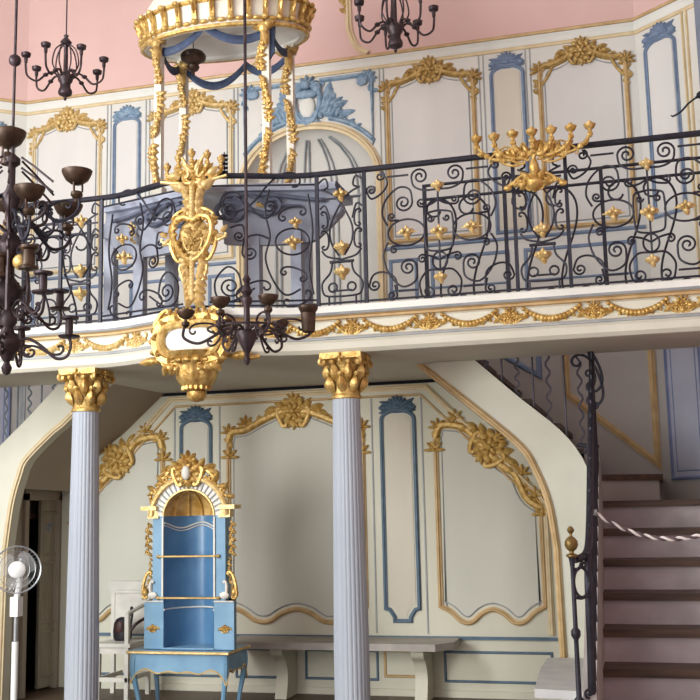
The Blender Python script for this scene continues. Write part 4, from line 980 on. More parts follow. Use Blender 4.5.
# ------------------------------------------------------------------ stair railings
def stair_rail(sd, label, iron_m, gold_m):
    X = lambda x: sd * x
    t = thing('stair_railing', label, 'railing', (X(2.62), 5.62, .5), 'iron railings of the two stairs')
    m_ = M[iron_m]
    path = cat([(2.56, 5.70, 1.24), (2.61, 5.85, 1.27), (2.62, 6.1, 1.42), (2.62, 6.6, 1.81), (2.62, 7.1, 2.19), (2.62, 7.5, 2.48), (2.60, 7.75, 2.62), (2.56, 7.86, 2.70), (2.46, 7.90, 2.78), (2.32, 7.90, 2.90)], 5)
    mb = MB(); mb.tube([(X(a), b, c) for a, b, c in path], .021, 8); mb.build('handrail', m_, t)
    # newel post with finial
    mb = MB(); mb.lathe([(.001, .50), (.03, .50), (.03, .54), (.014, .56), (.012, .80), (.012, .84), (.024, .86), (.024, .885), (.012, .90), (.011, 1.20), (.016, 1.24), (.02, 1.255)], (X(2.545), 5.66, 0), 12); nw = mb.build('newel', m_, t)
    mb = MB(); mb.lathe([(.018, 1.25), (.03, 1.258), (.03, 1.266), (.012, 1.274), (.012, 1.284), (.026, 1.295), (.035, 1.315), (.033, 1.335), (.02, 1.352), (.008, 1.36), (.007, 1.372), (.016, 1.382), (.019, 1.392), (.012, 1.405), (.003, 1.412)], (X(2.545), 5.66, 0), 14); mb.build('finial', M[gold_m], nw, label='brass ball finial')
    mb = MB(); f = Fr((X(2.545), 5.66, 0), (sd, .5, 0), (0, 0, 1), (0, -1, 0))
    mb.tube([f(a, b) for a, b in ell(.045, 1.125, .042, .075, 20)], .008, 6, closed=True); mb.tube([f(a, b) for a, b in hook((.06, 1.21), .018, PI, 1.2, 1, [(.03, 1.19), (.0, 1.2)])], .007, 6); mb.tube([f(0, 1.05), f(.04, 1.045), f(.09, 1.06)], .008, 6)
    mb.build('scroll_bracket', m_, t)
    mb = MB(); mb.tube([(X(2.605), 5.73, .50), (X(2.612), 5.73, .8), (X(2.615), 5.75, 1.1), (X(2.615), 5.82, 1.27)], [.022, .02, .02, .018], 8); mb.tube([(X(2.545), 5.69, .53), (X(2.57), 5.70, .515), (X(2.605), 5.73, .53)], .014, 6); mb.tube([f(a, b) for a, b in hook((.055, .575), .025, -PI / 2, 1.2, 1)], .008, 6); mb.build('end_post', m_, t)
    for k in range(15):                                 # first flight: bars along its left side
        y = 5.80 + .125 * k; zt_ = 1.24 + .78 * (y - 5.83) if y > 5.9 else 1.27; zb = .50 + (y - 5.62) * .677 if y < 7.6 else 1.88
        zb = max(.5, zb)
        mb = MB()
        if k % 2: mb.tube([(X(2.62), y + .018 * math.sin(i * PI / 2.5), zb + (zt_ - zb) * i / 20) for i in range(21)], .009, 5)
        else: mb.tube([(X(2.62), y, zb - .01), (X(2.62), y, zt_)], .009, 5)
        mb.build('baluster', m_, t)
    mb = MB(); mb.tube([(X(2.62), 5.75, .54), (X(2.62), 7.55, 1.80), (X(2.61), 7.80, 1.93)], .012, 6)
    mb.tube([(X(2.62), 5.85, 1.14), (X(2.62), 7.5, 2.36)], .008, 6)
    mb.build('lower_bar', m_, t)
    mb = MB(); f = Fr((X(2.52), 7.88, 2.45), (sd, 0, 0)); 
    mb.tube([f(a, b) for a, b in scr((-.02, .19), (.08, -.05), 'C', sd * -1, wind=1.6)], .010, 6); mb.tube([f(a, b) for a, b in scr((.0, .1), (.085, -.16), 'C', sd * -1, wind=1.7)], .010, 6); mb.tube([f(a, b) for a, b in scr((.06, .0), (.09, -.2), 'S', sd, wind=1.6)], .009, 6); mb.build('scroll', m_, t)
    for k in range(11):                                 # upper flight: straight and wavy bars on the string
        x = 2.51 - .1135 * k
        zb = 2.308 - (x - 2.075) * .925 if x < 2.3 else (2.09 - (x - 2.3) * .9)
        zt_ = min(3.02 + (2.2 - x) * .867 - .01, 2.93)
        mb = MB()
        if k % 2 == 0: mb.tube([(X(x + .016 * math.sin(i * PI / 3)), 7.90, zb - .02 + (zt_ - zb) * i / 40) for i in range(41)], .009, 5)
        else: mb.tube([(X(x), 7.90, zb - .02), (X(x), 7.90, zt_)], .008, 5)
        mb.build('baluster', M['bars'] if sd > 0 else m_, t)
    mb = MB(); mb.tube([(X(2.62), 7.82, 1.93), (X(2.47), 7.9, 1.95)], .014, 6); mb.build('cross_bar', m_, t)
stair_rail(1, 'black iron stair railing with brass ball newel at the right staircase', 'iron', 'brass')
stair_rail(-1, 'grey iron stair railing of straight and wavy bars at far left', 'irong', 'goldd')
# guard rail round each stair opening on the gallery
def guard(sd, label):
    t = thing('stairwell_guard', label, 'railing', (sd * 2.4, 7.74, 2.9), 'guard rails round the stair openings')
    X = lambda x: sd * x
    for z in (3.965, 3.855):
        mb = MB(); mb.tube([(X(1.42), 7.74, z), (X(3.55), 7.74, z)], .012, 6); mb.build('rail', M['iron'], t)
    for x in (1.43, 2.04, 2.75, 3.5):
        mb = MB(); mb.box(X(x) - .014, X(x) + .014, 7.726, 7.754, 2.885, 3.97); mb.build('post', M['iron'], t, False)
    mb = MB()
    for x in (1.60, 1.85, 2.25, 2.5, 2.95, 3.2):
        f = Fr((X(x), 7.74, 3.35), (sd, 0, 0)); mb.tube([f(a, b) for a, b in scr((-.05, .4), (.05, -.3), 'S', 1, wind=1.9)], .009, 5)
    mb.build('scroll_infill', M['iron'], t)
guard(1, 'low black iron guard rail behind the right part of the balcony railing')
guard(-1, 'low black iron guard rail on the gallery behind the big left chandelier')

# rope across the right stair
pts = []
for i in range(121):
    s = i / 120; x = 2.64 + .91 * s; z = 1.475 - .155 * (1 - (1 - s / .46) ** 2 if s < .46 else 1) + (.20 * ((s - .46) / .54) ** 2 if s > .46 else 0)
    pts.append(V((x, 6.26, z)))
t = thing('rope_barrier', 'white and grey twisted rope hanging across the right stair', 'rope', (2.65, 6.26, 1.47))
for nm, ph, mm in (('white_strand', 0, 'rope1'), ('grey_strand', PI, 'rope2')):
    mb = MB(); q = []
    for i, p_ in enumerate(pts): a = ph + i * .55; q.append(p_ + V((0, .0065 * math.cos(a), .0065 * math.sin(a))))
    mb.tube(q, .0078, 6); mb.build(nm, M[mm], t)
mb = MB(); mb.lathe([(.003, -.02), (.02, -.015), (.02, .015), (.003, .02)], (2.64, 6.26, 1.475), 10, ((0, 1, 0), (0, 0, 1), (1, 0, 0))); mb.build('hook', M['fang'], t)

# ------------------------------------------------------------------ door under the left stair
dr = bpy.data.objects.new('door_1', None); COL.objects.link(dr); dr.location = (-2.29, 8.4, 0); dr['kind'] = 'structure'
mb = MB(); x = -2.285
for y0, y1, z0, z1 in ((8.20, 8.26, 0, 1.72), (8.76, 8.795, 0, 1.72), (8.20, 8.795, 1.66, 1.76)): mb.box(x - .05, x + .025, y0, y1, z0, z1)
mb.build('door_frame', M['soffit'], dr, False)
mb = MB(); mb.box(-3.2, -2.33, 8.0, 8.01, 0, 2); mb.box(-3.2, -2.36, 8.92, 8.93, 0, 2); mb.box(-3.2, -3.19, 8.0, 8.93, 0, 2); mb.box(-3.2, -2.33, 8.0, 8.93, 1.75, 1.76); mb.build('dark_closet', M['dark'], dr, False)  # near-black lining paints the darkness inside the doorway
mb = MB(); q0, q1 = V((-2.295, 8.80, 0)), V((-2.33, 8.50, 0)); u = (q1 - q0).normalized(); fd = Fr(q0, u, (0, 0, 1), (-u.y if False else u.cross(V((0, 0, 1)))))
if fd.n.x < 0: fd.n = -fd.n
mb.fbox(fd, 0, .25, .02, 1.66, -.03, 0); lf = mb.build('door_leaf', M['door'], dr, False)
mb = MB()
for z0, z1 in ((.12, .5), (.58, 1.1), (1.18, 1.55)): mb.ribbon(fd, [(.04, z0), (.21, z0), (.21, z1), (.04, z1)], half_round(.025, .012), closed=True)
mb.build('door_moulding', M['soffit'], lf)
mb = MB(); f = fd; spray(mb, f, [(.08, 1.45), (.16, 1.40)], .05, .6); mb.build('grey_carving', M['grey'], lf)

# ------------------------------------------------------------------ benches
t = thing('wall_bench', 'long grey stone bench on brackets along the back wall behind the columns', 'bench', (.45, 8.6, 0))
mb = MB(); q = [(-.5, 8.34), (1.28, 8.34), (1.40, 8.50), (1.40, YL - .001), (-.5, YL - .001)]; mb.prism([(a, b, .415) for a, b in q], (0, 0, .055)); mb.build('slab', M['stone'], t, False)
for x in (-.05, 1.12):
    mb = MB(); pr_ = cat([(8.40, .415), (8.42, .36), (8.50, .30), (8.55, .2), (8.54, .1), (8.50, .0)], 4) + [(YL - .021, 0), (YL - .021, .415)]
    mb.prism([(x - .05, a, b) for a, b in pr_], (.10, 0, 0)); mb.build('bracket', M['creaml'], t, False)
t = thing('stone_bench', 'pale stone bench end beside the newel of the right stair', 'bench', (2.4, 7, 0))
mb = MB(); q = [(2.24, 6.42), (2.575, 6.36), (2.575, 7.7), (2.20, 7.72), (2.20, 7.2)]; mb.prism([(a, b, .42) for a, b in q], (0, 0, .05)); mb.build('slab', M['stonew'], t, False)
mb = MB(); mb.prism([(2.34, 6.55, 0), (2.575, 6.5, 0), (2.575, 7.7, 0), (2.30, 7.7, 0)], (0, 0, .42)); mb.build('support', M['creaml'], t, False)

# ------------------------------------------------------------------ blue table and tabernacle cabinet
TX0, TX1, TY0, TY1, TZ = -.775, -.025, 7.28, 7.68, .535
t = thing('side_table', 'low bright blue table with cabriole legs carrying the gilded blue cabinet', 'table', ((TX0 + TX1) / 2, 7.49, 0))
mb = MB(); mb.prism([(TX0 - .02, TY0 - .02, TZ - .022), (TX1 + .02, TY0 - .02, TZ - .022), (TX1 + .02, TY1 + .02, TZ - .022), (TX0 - .02, TY1 + .02, TZ - .022)], (0, 0, .022)); mb.build('tabletop', M['tab'], t, False)
mb = MB(); f = Fr((0, 0, TZ - .012), (1, 0, 0), (0, 1, 0), (0, 0, 1)); q = [(TX0 - .02, TY0 - .02), (TX1 + .02, TY0 - .02), (TX1 + .02, TY1 + .02), (TX0 - .02, TY1 + .02)]
mb.tube([(a, b, TZ - .012) for a, b in q], .011, 6, closed=True); mb.build('cream_edge', M['goldp'], t)
def apron(p0, p1, w):
    p0, p1 = V(p0), V(p1); u = (p1 - p0).normalized(); n_ = u.cross(V((0, 0, 1))); f = Fr(p0, u, (0, 0, 1), n_)
    e = [(0, .30), (.06 * w, .37), (.16 * w, .405), (.28 * w, .375), (.40 * w, .39), (.5 * w, .40 - .02), (.60 * w, .39), (.72 * w, .375), (.84 * w, .405), (.94 * w, .37), (w, .30)]
    e = cat(e, 4); mb = MB(); rows = [[f(a, b, 0), f(a, TZ - .022, 0), f(a, TZ - .022, -.02), f(a, b, -.02)] for a, b in e]; mb.grid(rows, True); o = mb.build('apron', M['tab'], t, sharp=30)
    mb = MB(); mb.tube([f(a, b, .003) for a, b in e], .006, 5); mb.build('cream_line', M['goldp'], o)
apron((TX0, TY0, 0), (TX1, TY0, 0), TX1 - TX0); apron((TX1, TY0, 0), (TX1, TY1, 0), TY1 - TY0); apron((TX0, TY1, 0), (TX0, TY0, 0), TY1 - TY0)
for x, y in ((TX0, TY0), (TX1, TY0), (TX0, TY1), (TX1, TY1)):
    sx, sy = (1 if x < -.4 else -1), (1 if y < 7.5 else -1); mb = MB()
    q = cat([(.025, TZ - .02), (.012, .44), (.02, .33), (.04, .2), (.045, .1), (.02, .03), (.005, .0)], 4)
    mb.tube([(x + sx * a, y + sy * a, z) for a, z in q], [.030 - .016 * min(1, max(0, (TZ - z) / .45)) + (.006 if z < .02 else 0) for a, z in q], 8); mb.build('leg', M['tab'], t)

cx, cyf, cyb = -.345, 7.34, 7.66
t = thing('niche_cabinet', 'tall blue cabinet with open curved niche and gilded arch, standing on the blue table', 'cabinet', (cx, 7.5, TZ))
F = Fr((cx, cyf, 0))
B0 = TZ + .005
def niche_body(z0, z1, hw, ri, m_, name, arc_top=False):
    """front posts with a half-round recess between them"""
    mb = MB(); N_ = 16; front = [(-hw, 0), (-ri, 0)] + [(-ri * math.cos(PI * i / N_), -.27 * math.sin(PI * i / N_)) for i in range(1, N_)] + [(ri, 0), (hw, 0), (hw, -.05), (max(ri + .01, hw - .14), -.30), (-max(ri + .01, hw - .14), -.30), (-hw, -.05)]
    k = len(front); rows = [[F(a, z, b) for a, b in front] for z in (z0, z1)]; mb.grid(rows, True)
    return mb.build(name, m_, t, sharp=30)
niche_body(B0, .885, .355, .20, M['tab'], 'base_block')
niche_body(.885, 1.50, .29, .20, M['tab'], 'body')
mb = MB(); N_ = 18                                        # inner lining
mb.grid([[F(-.198 * math.cos(PI * i / N_), z, -.262 * math.sin(PI * i / N_)) for i in range(N_ + 1)] for z in (B0, 1.0, 1.5)]); mb.build('niche_lining', M['tabi'], t)
mb = MB(); mb.grid([[F(a * math.cos(PI * i / N_) * -.95, .547 + .0, -.0 - b * math.sin(PI * i / N_)) for i in range(N_ + 1)] for a, b in ((.0, .0), (.20, .26))]); mb.add([F(-.205, .54, .02), F(.205, .54, .02), F(.205, .552, .02), F(-.205, .552, .02)], [(0, 1, 2, 3)]); mb.build('niche_floor', M['tab'], t)
mb = MB()                                                 # gilded conch
mb.grid([[F(-.20 * math.cos(PI * i / N_) * math.cos(e), 1.50 + .19 * math.sin(e), -.262 * math.sin(PI * i / N_) * math.cos(e)) for i in range(N_ + 1)] for e in [PI / 2 * k / 8 for k in range(9)]])
for i in range(3, N_ - 1, 3):
    a = PI * i / N_; mb.tube([F(-.195 * math.cos(a) * math.cos(e), 1.50 + .185 * math.sin(e), -.255 * math.sin(a) * math.cos(e)) for e in (0, .4, .8, 1.2, 1.5)], [.010, .009, .007, .005, .003], 5)
mb.build('gilded_conch', M['goldc'], t)
mb = MB()                                                 # arch face, back and top
def arcpts(r, h, n=20): return [(-r * math.cos(PI * i / n), 1.50 + h * math.sin(PI * i / n)) for i in range(n + 1)]
a_i, a_o = arcpts(.20, .19), arcpts(.29, .275)
mb.grid([[F(*i, 0), F(*o, 0), F(o[0], o[1], -.08), F(o[0] * .75, 1.5 + (o[1] - 1.5) * .75, -.28)] for i, o in zip(a_i, a_o)]); mb.build('arch_face', M['chair'], t, sharp=30)
mb = MB()
for i in range(1, 20): 
    p_, q_ = a_i[i], a_o[i]; mb.tube([F(p_[0] + (q_[0] - p_[0]) * .15, p_[1] + (q_[1] - p_[1]) * .15, .004), F(p_[0] + (q_[0] - p_[0]) * .85, p_[1] + (q_[1] - p_[1]) * .85 + .01, .004)], .006, 5)
mb.build('arch_coffering', M['grey'], t)
mb = MB(); mb.tube([F(a, b, .01) for a, b in arcpts(.30, .285)], .021, 7); mb.tube([F(a, b, .004) for a, b in arcpts(.203, .193)], .009, 6)
for sd in (-1, 1):
    mb.fbox(F, *sorted((sd * .25, sd * .375)), 1.545, 1.575, -.10, .035); mb.fbox(F, *sorted((sd * .24, sd * .33)), 1.485, 1.505, -.06, .015); mb.fbox(F, *sorted((sd * .25, sd * .33)), 1.505, 1.545, -.06, .005)
mb.build('gilt_arch_moulding', M['goldp'], t)
mb = MB(); crest(mb, F, 0, 1.83, .85); shell(mb, F, 0, 1.90, .085, 5, PI, PI / 2, .04)
for sd in (-1, 1):
    spray(mb, F, [(sd * .06, 1.80), (sd * .17, 1.78), (sd * .26, 1.70), (sd * .32, 1.62)], .05, .75); fscroll(mb, F, (sd * .1, 1.84), (sd * .20, 1.76), -sd, .014)
    leaf(mb, F, sd * .2, 1.74, PI / 2 - sd * .6, .09, .025, .03); leaf(mb, F, sd * .27, 1.68, PI / 2 - sd * .8, .08, .022, .03)
mb.build('crest', M['gold'], t)
mb = MB(); blob(mb, F, 0, 1.815, .05, (.035, .055, .03), 0, 12, 8); mb.build('white_shield', M['chair'], t, label='white shield in the gilt crest')
for sd in (-1, 1):
    f2 = Fr(F(sd * .315, 0, -.02)); mb = MB(); spray(mb, f2, [(sd * .02, 1.46), (sd * .02, 1.22)], .035, .75); spray(mb, f2, [(0, 1.2), (sd * .0, 1.05), (sd * .03, .98), (sd * .05, .90)], .022, .9)
    fscroll(mb, f2, (sd * .035, .915), (-sd * .0, 1.08), sd, .014, wind=1.6); blob(mb, f2, sd * .04, .94, .0, (.028, .04, .03)); mb.build('side_carving', M['gold'], t)
    mb = MB(); fscroll(mb, F, (sd * .28, .915), (sd * .285, 1.02), sd, .012, wind=1.8); blob(mb, F, sd * .285, .925, .01, (.04, .028, .02)); mb.build('silver_volute', M['chair'], t)
    mb = MB(); crest(mb, F, sd * .285, .685, .2)
    for s2 in (-1, 1): leaf(mb, F, sd * .285, .685, 0 if s2 > 0 else PI, .045, .014, .012)
    mb.build('gilt_mount', M['gold'], t)
    mb = MB(); mb.fbox(F, *sorted((sd * .20, sd * .212)), .9, 1.49, 0, .012); mb.build('pilaster_edge', M['chair'], t, False)
for z in (1.205, .905):
    mb = MB(); mb.tube([F(-.24, z, .012), F(.24, z, .012)], .008, 6)
    for sd in (-1, 1): mb.ball(F(sd * .24, z, .012), .014, 7, 5); mb.tube([F(sd * .22, z, .012), F(sd * .22, z, -.004)], .006, 5)
    mb.build('rod', M['goldd'], t)
mb = MB(); mb.tube([F(a, b, .006) for a, b in [(-.355, .88), (-.2, .88)]], .006, 5); mb.tube([F(a, b, .006) for a, b in [(.2, .88), (.355, .88)]], .006, 5)
mb.tube([F(-.196 * math.cos(PI * i / N_), .82, -.25 * math.sin(PI * i / N_)) for i in range(N_ + 1)], .006, 5)
mb.tube([F(-.196 * math.cos(PI * i / N_), 1.43 + .02 * math.cos(4 * PI * i / N_), -.25 * math.sin(PI * i / N_)) for i in range(N_ + 1)], .006, 5)
mb.tube([F(-.196 * math.cos(PI * i / N_), 1.41 + .02 * math.cos(4 * PI * i / N_), -.25 * math.sin(PI * i / N_)) for i in range(N_ + 1)], .004, 5); mb.build('silver_line', M['chair'], t)

# ------------------------------------------------------------------ white chair and the bag on it
t = thing('armchair', 'white painted wooden chair left of the blue table, a dark bag on its seat', 'chair', (-1.4, 8.4, 0))
X0, X1, Y0, Y1 = -1.555, -1.26, 8.18, 8.60
mb = MB(); mb.box(X0 - .01, X1 + .02, Y0 - .01, Y1, .435, .465); mb.build('seat', M['chair'], t, False)
mb = MB(); mb.box(X0 + .01, X1 - .01, Y0 + .005, Y0 + .025, .38, .435); mb.box(X0, X0 + .02, Y0 + .02, Y1, .38, .435); mb.box(X1 - .02, X1, Y0 + .02, Y1, .38, .435); mb.build('seat_rail', M['chair'], t, False)
for x, y, zt_ in ((X0, Y0, .435), (X1 - .035, Y0, .70), (X0 - .07, Y1 - .035, .94), (X1 - .035, Y1 - .035, .94)):
    mb = MB(); mb.box(x, x + .035, y, y + .035, 0, zt_); mb.build('leg', M['chair'], t, False)
mb = MB(); mb.box(X0 - .05, X1 - .02, Y1 - .028, Y1 - .01, .50, .89); bk = mb.build('backrest', M['chair'], t, False)
mb = MB(); mb.box(X0 - .09, X1 + .02, Y1 - .045, Y1 + .005, .87, .945); mb.box(X0 - .08, X1, Y1 - .04, Y1, .845, .868); mb.build('top_rail', M['chair'], bk, False)
mb = MB(); mb.tube([(X1 - .018, Y0 + .01, .70), (X1 - .018, 8.40, .735), (X1 - .018, Y1 - .01, .76)], .018, 6); mb.build('armrest', M['chair'], t)
mb = MB(); mb.box(X0, X1, Y0 + .005, Y0 + .03, .155, .19); mb.box(X0 + .005, X0 + .03, Y0, Y1, .155, .19); mb.box(X1 - .03, X1 - .005, Y0, Y1, .155, .19); mb.build('stretcher', M['chair'], t, False)
t = thing('shoulder_bag', 'small black and dark red bag with strap on the white chair', 'bag', (-1.41, 8.38, .466))
mb = MB(); mb.lathe([(.001, 0), (.07, .0), (.082, .02), (.085, .08), (.078, .14), (.058, .175), (.025, .19), (.001, .192)], (-1.415, 8.38, .468), 14, ((1, 0, 0), (0, .7, 0), (0, 0, 1))); mb.build('body', M['bag'], t)
mb = MB(); mb.ball((-1.42, 8.33, .58), (.045, .018, .055), 10, 8); mb.build('flap', M['bagr'], t)
mb = MB(); mb.tube(cat([(-1.34, 8.36, .55), (-1.31, 8.35, .70), (-1.325, 8.36, .74), (-1.35, 8.40, .68), (-1.40, 8.44, .66)], 5), .011, 6); mb.build('strap', M['bag'], t)
mb = MB(); mb.tube(cat([(-1.345, 8.33, .50), (-1.28, 8.34, .60), (-1.20, 8.42, .66)], 5), .014, 6); mb.build('tripod_handle', M['bagr'], t)

# ------------------------------------------------------------------ pedestal fan
fx, fy, fz = -1.56, 7.0, 1.135
t = thing('pedestal_fan', 'white pedestal fan with round wire guard in the lower left corner', 'fan', (fx, fy, 0))
mb = MB(); mb.lathe([(.001, .05), (.03, .05), (.05, .035), (.18, .02), (.19, .0), (.001, 0)], (fx, fy, 0), 24); mb.build('base', M['fanw'], t)
mb = MB(); mb.tube([(fx, fy, .04), (fx, fy, .62)], .024, 12); mb.build('lower_pole', M['fanw'], t)
mb = MB(); mb.tube([(fx, fy, .60), (fx, fy, .82)], .015, 10); mb.build('upper_pole', M['fang'], t)
mb = MB(); mb.prism([(fx - .032, fy - .03, .80), (fx + .032, fy - .03, .80), (fx + .032, fy + .04, .80), (fx - .032, fy + .04, .80)], (0, 0, .14)); mb.tube([(fx, fy, .93), (fx, fy + .03, 1.0), (fx, fy + .05, fz)], .022, 8); mb.build('control_box', M['fanw'], t, False)
dirn = (V((2.94, 0, 1.4)) - V((fx, fy, fz))).normalized(); un = V((-dirn.y, dirn.x, 0)).normalized() * -1; vn = dirn.cross(un) if dirn.cross(un).z > 0 else un.cross(dirn)
ff = Fr((fx, fy, fz), un, vn, dirn)
mb = MB(); mb.lathe([(.001, -.16), (.05, -.155), (.06, -.06), (.05, -.03), (.001, -.03)], ff.o, 16, (ff.u, ff.v, ff.n)); mb.build('motor', M['fanw'], t)
mb = MB()
for R_, z in ((.170, .0), (.165, .03), (.13, .045), (.09, .055), (.165, -.03)): mb.tube([ff(a, b, z) for a, b in ell(0, 0, R_, R_, 40)], .0022 if R_ < .168 else .005, 5, closed=True)
for k in range(36):
    a = 2 * PI * k / 36; mb.tube([ff(.05 * math.cos(a), .05 * math.sin(a), .06), ff(.12 * math.cos(a + .2), .12 * math.sin(a + .2), .05), ff(.166 * math.cos(a + .35), .166 * math.sin(a + .35), .028), ff(.17 * math.cos(a + .35), .17 * math.sin(a + .35), 0), ff(.16 * math.cos(a + .35), .16 * math.sin(a + .35), -.035), ff(.05 * math.cos(a), .05 * math.sin(a), -.06)], .0010, 4)
mb.build('guard', M['fang'], t)
mb = MB(); mb.lathe([(.001, .074), (.045, .071), (.06, .06), (.062, .048), (.001, .045)], ff.o, 20, (ff.u, ff.v, ff.n)); mb.build('hub_cap', M['fanw'], t)
for k in range(3):
    a0 = 2 * PI * k / 3 + .4; mb = MB(); rows = []
    for i in range(7):
        r_ = .03 + .11 * i / 6; w_ = .35 + .55 * math.sin(PI * (.15 + .7 * i / 6)); rows.append([ff(r_ * math.cos(a0 + w_ * j), r_ * math.sin(a0 + w_ * j), .012 * (j)) for j in (-1, -.5, 0, .5, 1)])
    mb.grid(rows); mb.build('blade', M['blade'], t)

# ================================================================== CHANDELIERS
def bowl(mb, c, R, h):
    mb.lathe([(.004, -h * .95), (R * .35, -h * .9), (R * .72, -h * .62), (R * .93, -h * .22), (R, 0), (R * 1.0, .006), (R * .93, .004), (R * .85, -h * .25), (R * .6, -h * .6), (.004, -h * .8)], c, 16)
def lamp_big(dx, dy, zb, c, t, R=.084):
    """lantern-cup: a bronze bowl on a little open cage at the end of an S arm"""
    c0 = V(c); e = c0 + V((dx, dy, zb)); L = math.hypot(dx, dy); u = V((dx / L, dy / L, 0))
    mb = MB(); z0 = zb - .16
    q = cat([(0, z0 + .06), (L * .18, z0 + .075), (L * .42, z0 - .02), (L * .68, z0 - .11), (L * .90, z0 - .10), (L * 1.03, z0 - .05), (L * 1.03, z0 + .02), (L, z0 + .03)], 6)
    mb.tube([c0 + u * a + V((0, 0, b)) for a, b in q], [.012 - .004 * i / len(q) for i in range(len(q))], 7)
    f = Fr(c0, u, (0, 0, 1), u.cross(V((0, 0, 1))))
    mb.tube([f(a, b) for a, b in scr((L * .85, z0 - .03), (L * .62, z0 - .06), 'C', 1, wind=1.5)], .008, 6)
    mb.tube([f(a, b) for a, b in scr((L * .30, z0 - .02), (L * .55, z0 - .15), 'C', -1, wind=1.6)], .008, 6)
    leaf(mb, f, L * .4, z0 - .02, -.4, .1, .02, .012)
    arm = mb.build('arm', M['iron'] if R > .05 else M['bronze'], t)
    mb = MB(); bowl(mb, e, R, R * .95); mb.lathe([(.004, 0), (.03, 0), (.034, -.02), (.024, -.035), (.012, -.04), (.012, -.06)], e + V((0, 0, -.115)), 10)
    for k in range(3):
        a = 2 * PI * k / 3 + .5; mb.tube([e + V((.03 * math.cos(a), .03 * math.sin(a), -R * .8)), e + V((.03 * math.cos(a), .03 * math.sin(a), -.115))], .006, 5)
    mb.build('lamp_bowl', M['bronzeb'], arm)
CHG = 'hanging chandeliers'
c = V((-.37, 5.0, 0))
t = thing('chandelier', 'large two-tier dark bronze chandelier cut off by the left edge', 'chandelier', (c.x, c.y, 2.28), CHG)
mb = MB(); mb.lathe([(.004, 2.28), (.02, 2.29), (.03, 2.32), (.015, 2.35), (.04, 2.39), (.075, 2.43), (.08, 2.47), (.045, 2.50), (.03, 2.54), (.05, 2.57), (.05, 2.62), (.03, 2.65), (.07, 2.70), (.085, 2.74), (.06, 2.78), (.03, 2.82), (.028, 2.90), (.06, 2.95), (.075, 3.0), (.05, 3.05), (.025, 3.08), (.025, 3.2), (.05, 3.24), (.055, 3.28), (.03, 3.32), (.02, 3.36), (.02, 3.45), (.045, 3.47), (.045, 3.50), (.012, 3.53)], c, 16); mb.build('stem', M['bronze'], t)
mb = MB(); mb.tube([c + V((0, 0, 3.5)), c + V((0, 0, 7.98))], .009, 6); mb.lathe([(.004, -.04), (.03, -.02), (.035, 0), (.03, .02), (.004, .04)], c + V((0, 0, 4.08)), 12); mb.build('hanging_rod', M['bronze'], t)
mb = MB(); bowl(mb, c + V((-.03, .0, 3.655)), .10, .095); mb.lathe([(.004, 0), (.035, 0), (.035, .03), (.02, .05), (.02, .07)], c + V((-.03, 0, 3.47)), 10)
for k in range(3):
    a = 2 * PI * k / 3; mb.tube([c + V((-.03 + .03 * math.cos(a), .03 * math.sin(a), 3.50)), c + V((-.03 + .03 * math.cos(a), .03 * math.sin(a), 3.58))], .007, 5)
mb.build('top_bowl', M['bronzeb'], t)
for k, (an, r_, z) in enumerate(((8, .38, 3.40), (-30, .21, 3.28), (62, .36, 3.30), (125, .37, 3.36), (180, .38, 3.38), (235, .37, 3.36))):
    lamp_big(r_ * math.cos(math.radians(an)), r_ * math.sin(math.radians(an)), z, c, t)
for k in range(8):                                   # lower tier with small flat candle cups
    a = math.radians(20 + 45 * k); R_ = .33; u = V((math.cos(a), math.sin(a), 0)); f = Fr(c, u, (0, 0, 1), u.cross(V((0, 0, 1)))); z0 = 2.46 if k % 2 == 0 else 2.66
    mb = MB(); mb.tube([f(x_, z_) for x_, z_ in cat([(.03, z0 - .03), (.10, z0 + .02), (.18, z0 - .02), (.26, z0 - .09), (R_ - .01, z0 - .08), (R_ + .01, z0 - .02), (R_, z0 + .02)], 6)], .0085, 6)
    mb.tube([f(x_, z_) for x_, z_ in scr((.12, z0 - .06), (.27, z0 - .03), 'S', 1, wind=1.4)], .007, 6); mb.tube([f(x_, z_) for x_, z_ in scr((.05, z0 + .02), (.12, z0 - .05), 'C', 1, wind=1.5)], .007, 6); ar = mb.build('candle_arm', M['bronze'], t)
    mb = MB(); mb.lathe([(.004, 0), (.055, .004), (.06, .014), (.02, .018), (.022, .06), (.02, .10), (.05, .106), (.052, .118), (.004, .12)], f(R_, z0 + .02), 12); mb.build('candle_cup', M['bronze'], ar)
mb = MB()
for k in range(6):
    a = 2 * PI * k / 6; f = Fr(c + V((.06 * math.cos(a), .06 * math.sin(a), 0)), (math.cos(a), math.sin(a), 0), (0, 0, 1), (-math.sin(a), math.cos(a), 0))
    mb.tube([f(x_, z_) for x_, z_ in scr((.0, 3.05), (.12, 3.2), 'S', 1, wind=1.6)], .009, 6); mb.tube([f(x_, z_) for x_, z_ in scr((.0, 2.78), (.10, 2.95), 'S', -1, wind=1.6)], .009, 6)
    mb.tube([f(.05, 2.62), f(.06, 2.75), f(.05, 2.86)], .012, 6)
    mb.tube([f(0, 3.5), f(.08, 3.44), f(.20, 3.34)], .007, 5); mb.tube([f(0, 3.44), f(.08, 3.38), f(.20, 3.28)], .007, 5)
mb.build('scroll_cage', M['bronze'], t)
mb = MB(); mb.ball(c + V((.11, -.06, 2.885)), (.045, .045, .045), 12, 8); mb.build('brass_ball', M['gold'], t)
for dx_, dz in ((.0, 2.80), (.17, 2.83), (-.17, 2.83)):
    mb = MB(); mb.lathe([(.004, 0), (.05, .005), (.055, .02), (.035, .03), (.035, .11), (.05, .12), (.05, .135), (.004, .14)], c + V((dx_, -.08, dz)), 12); mb.build('oil_cup', M['bronzeb'], t)

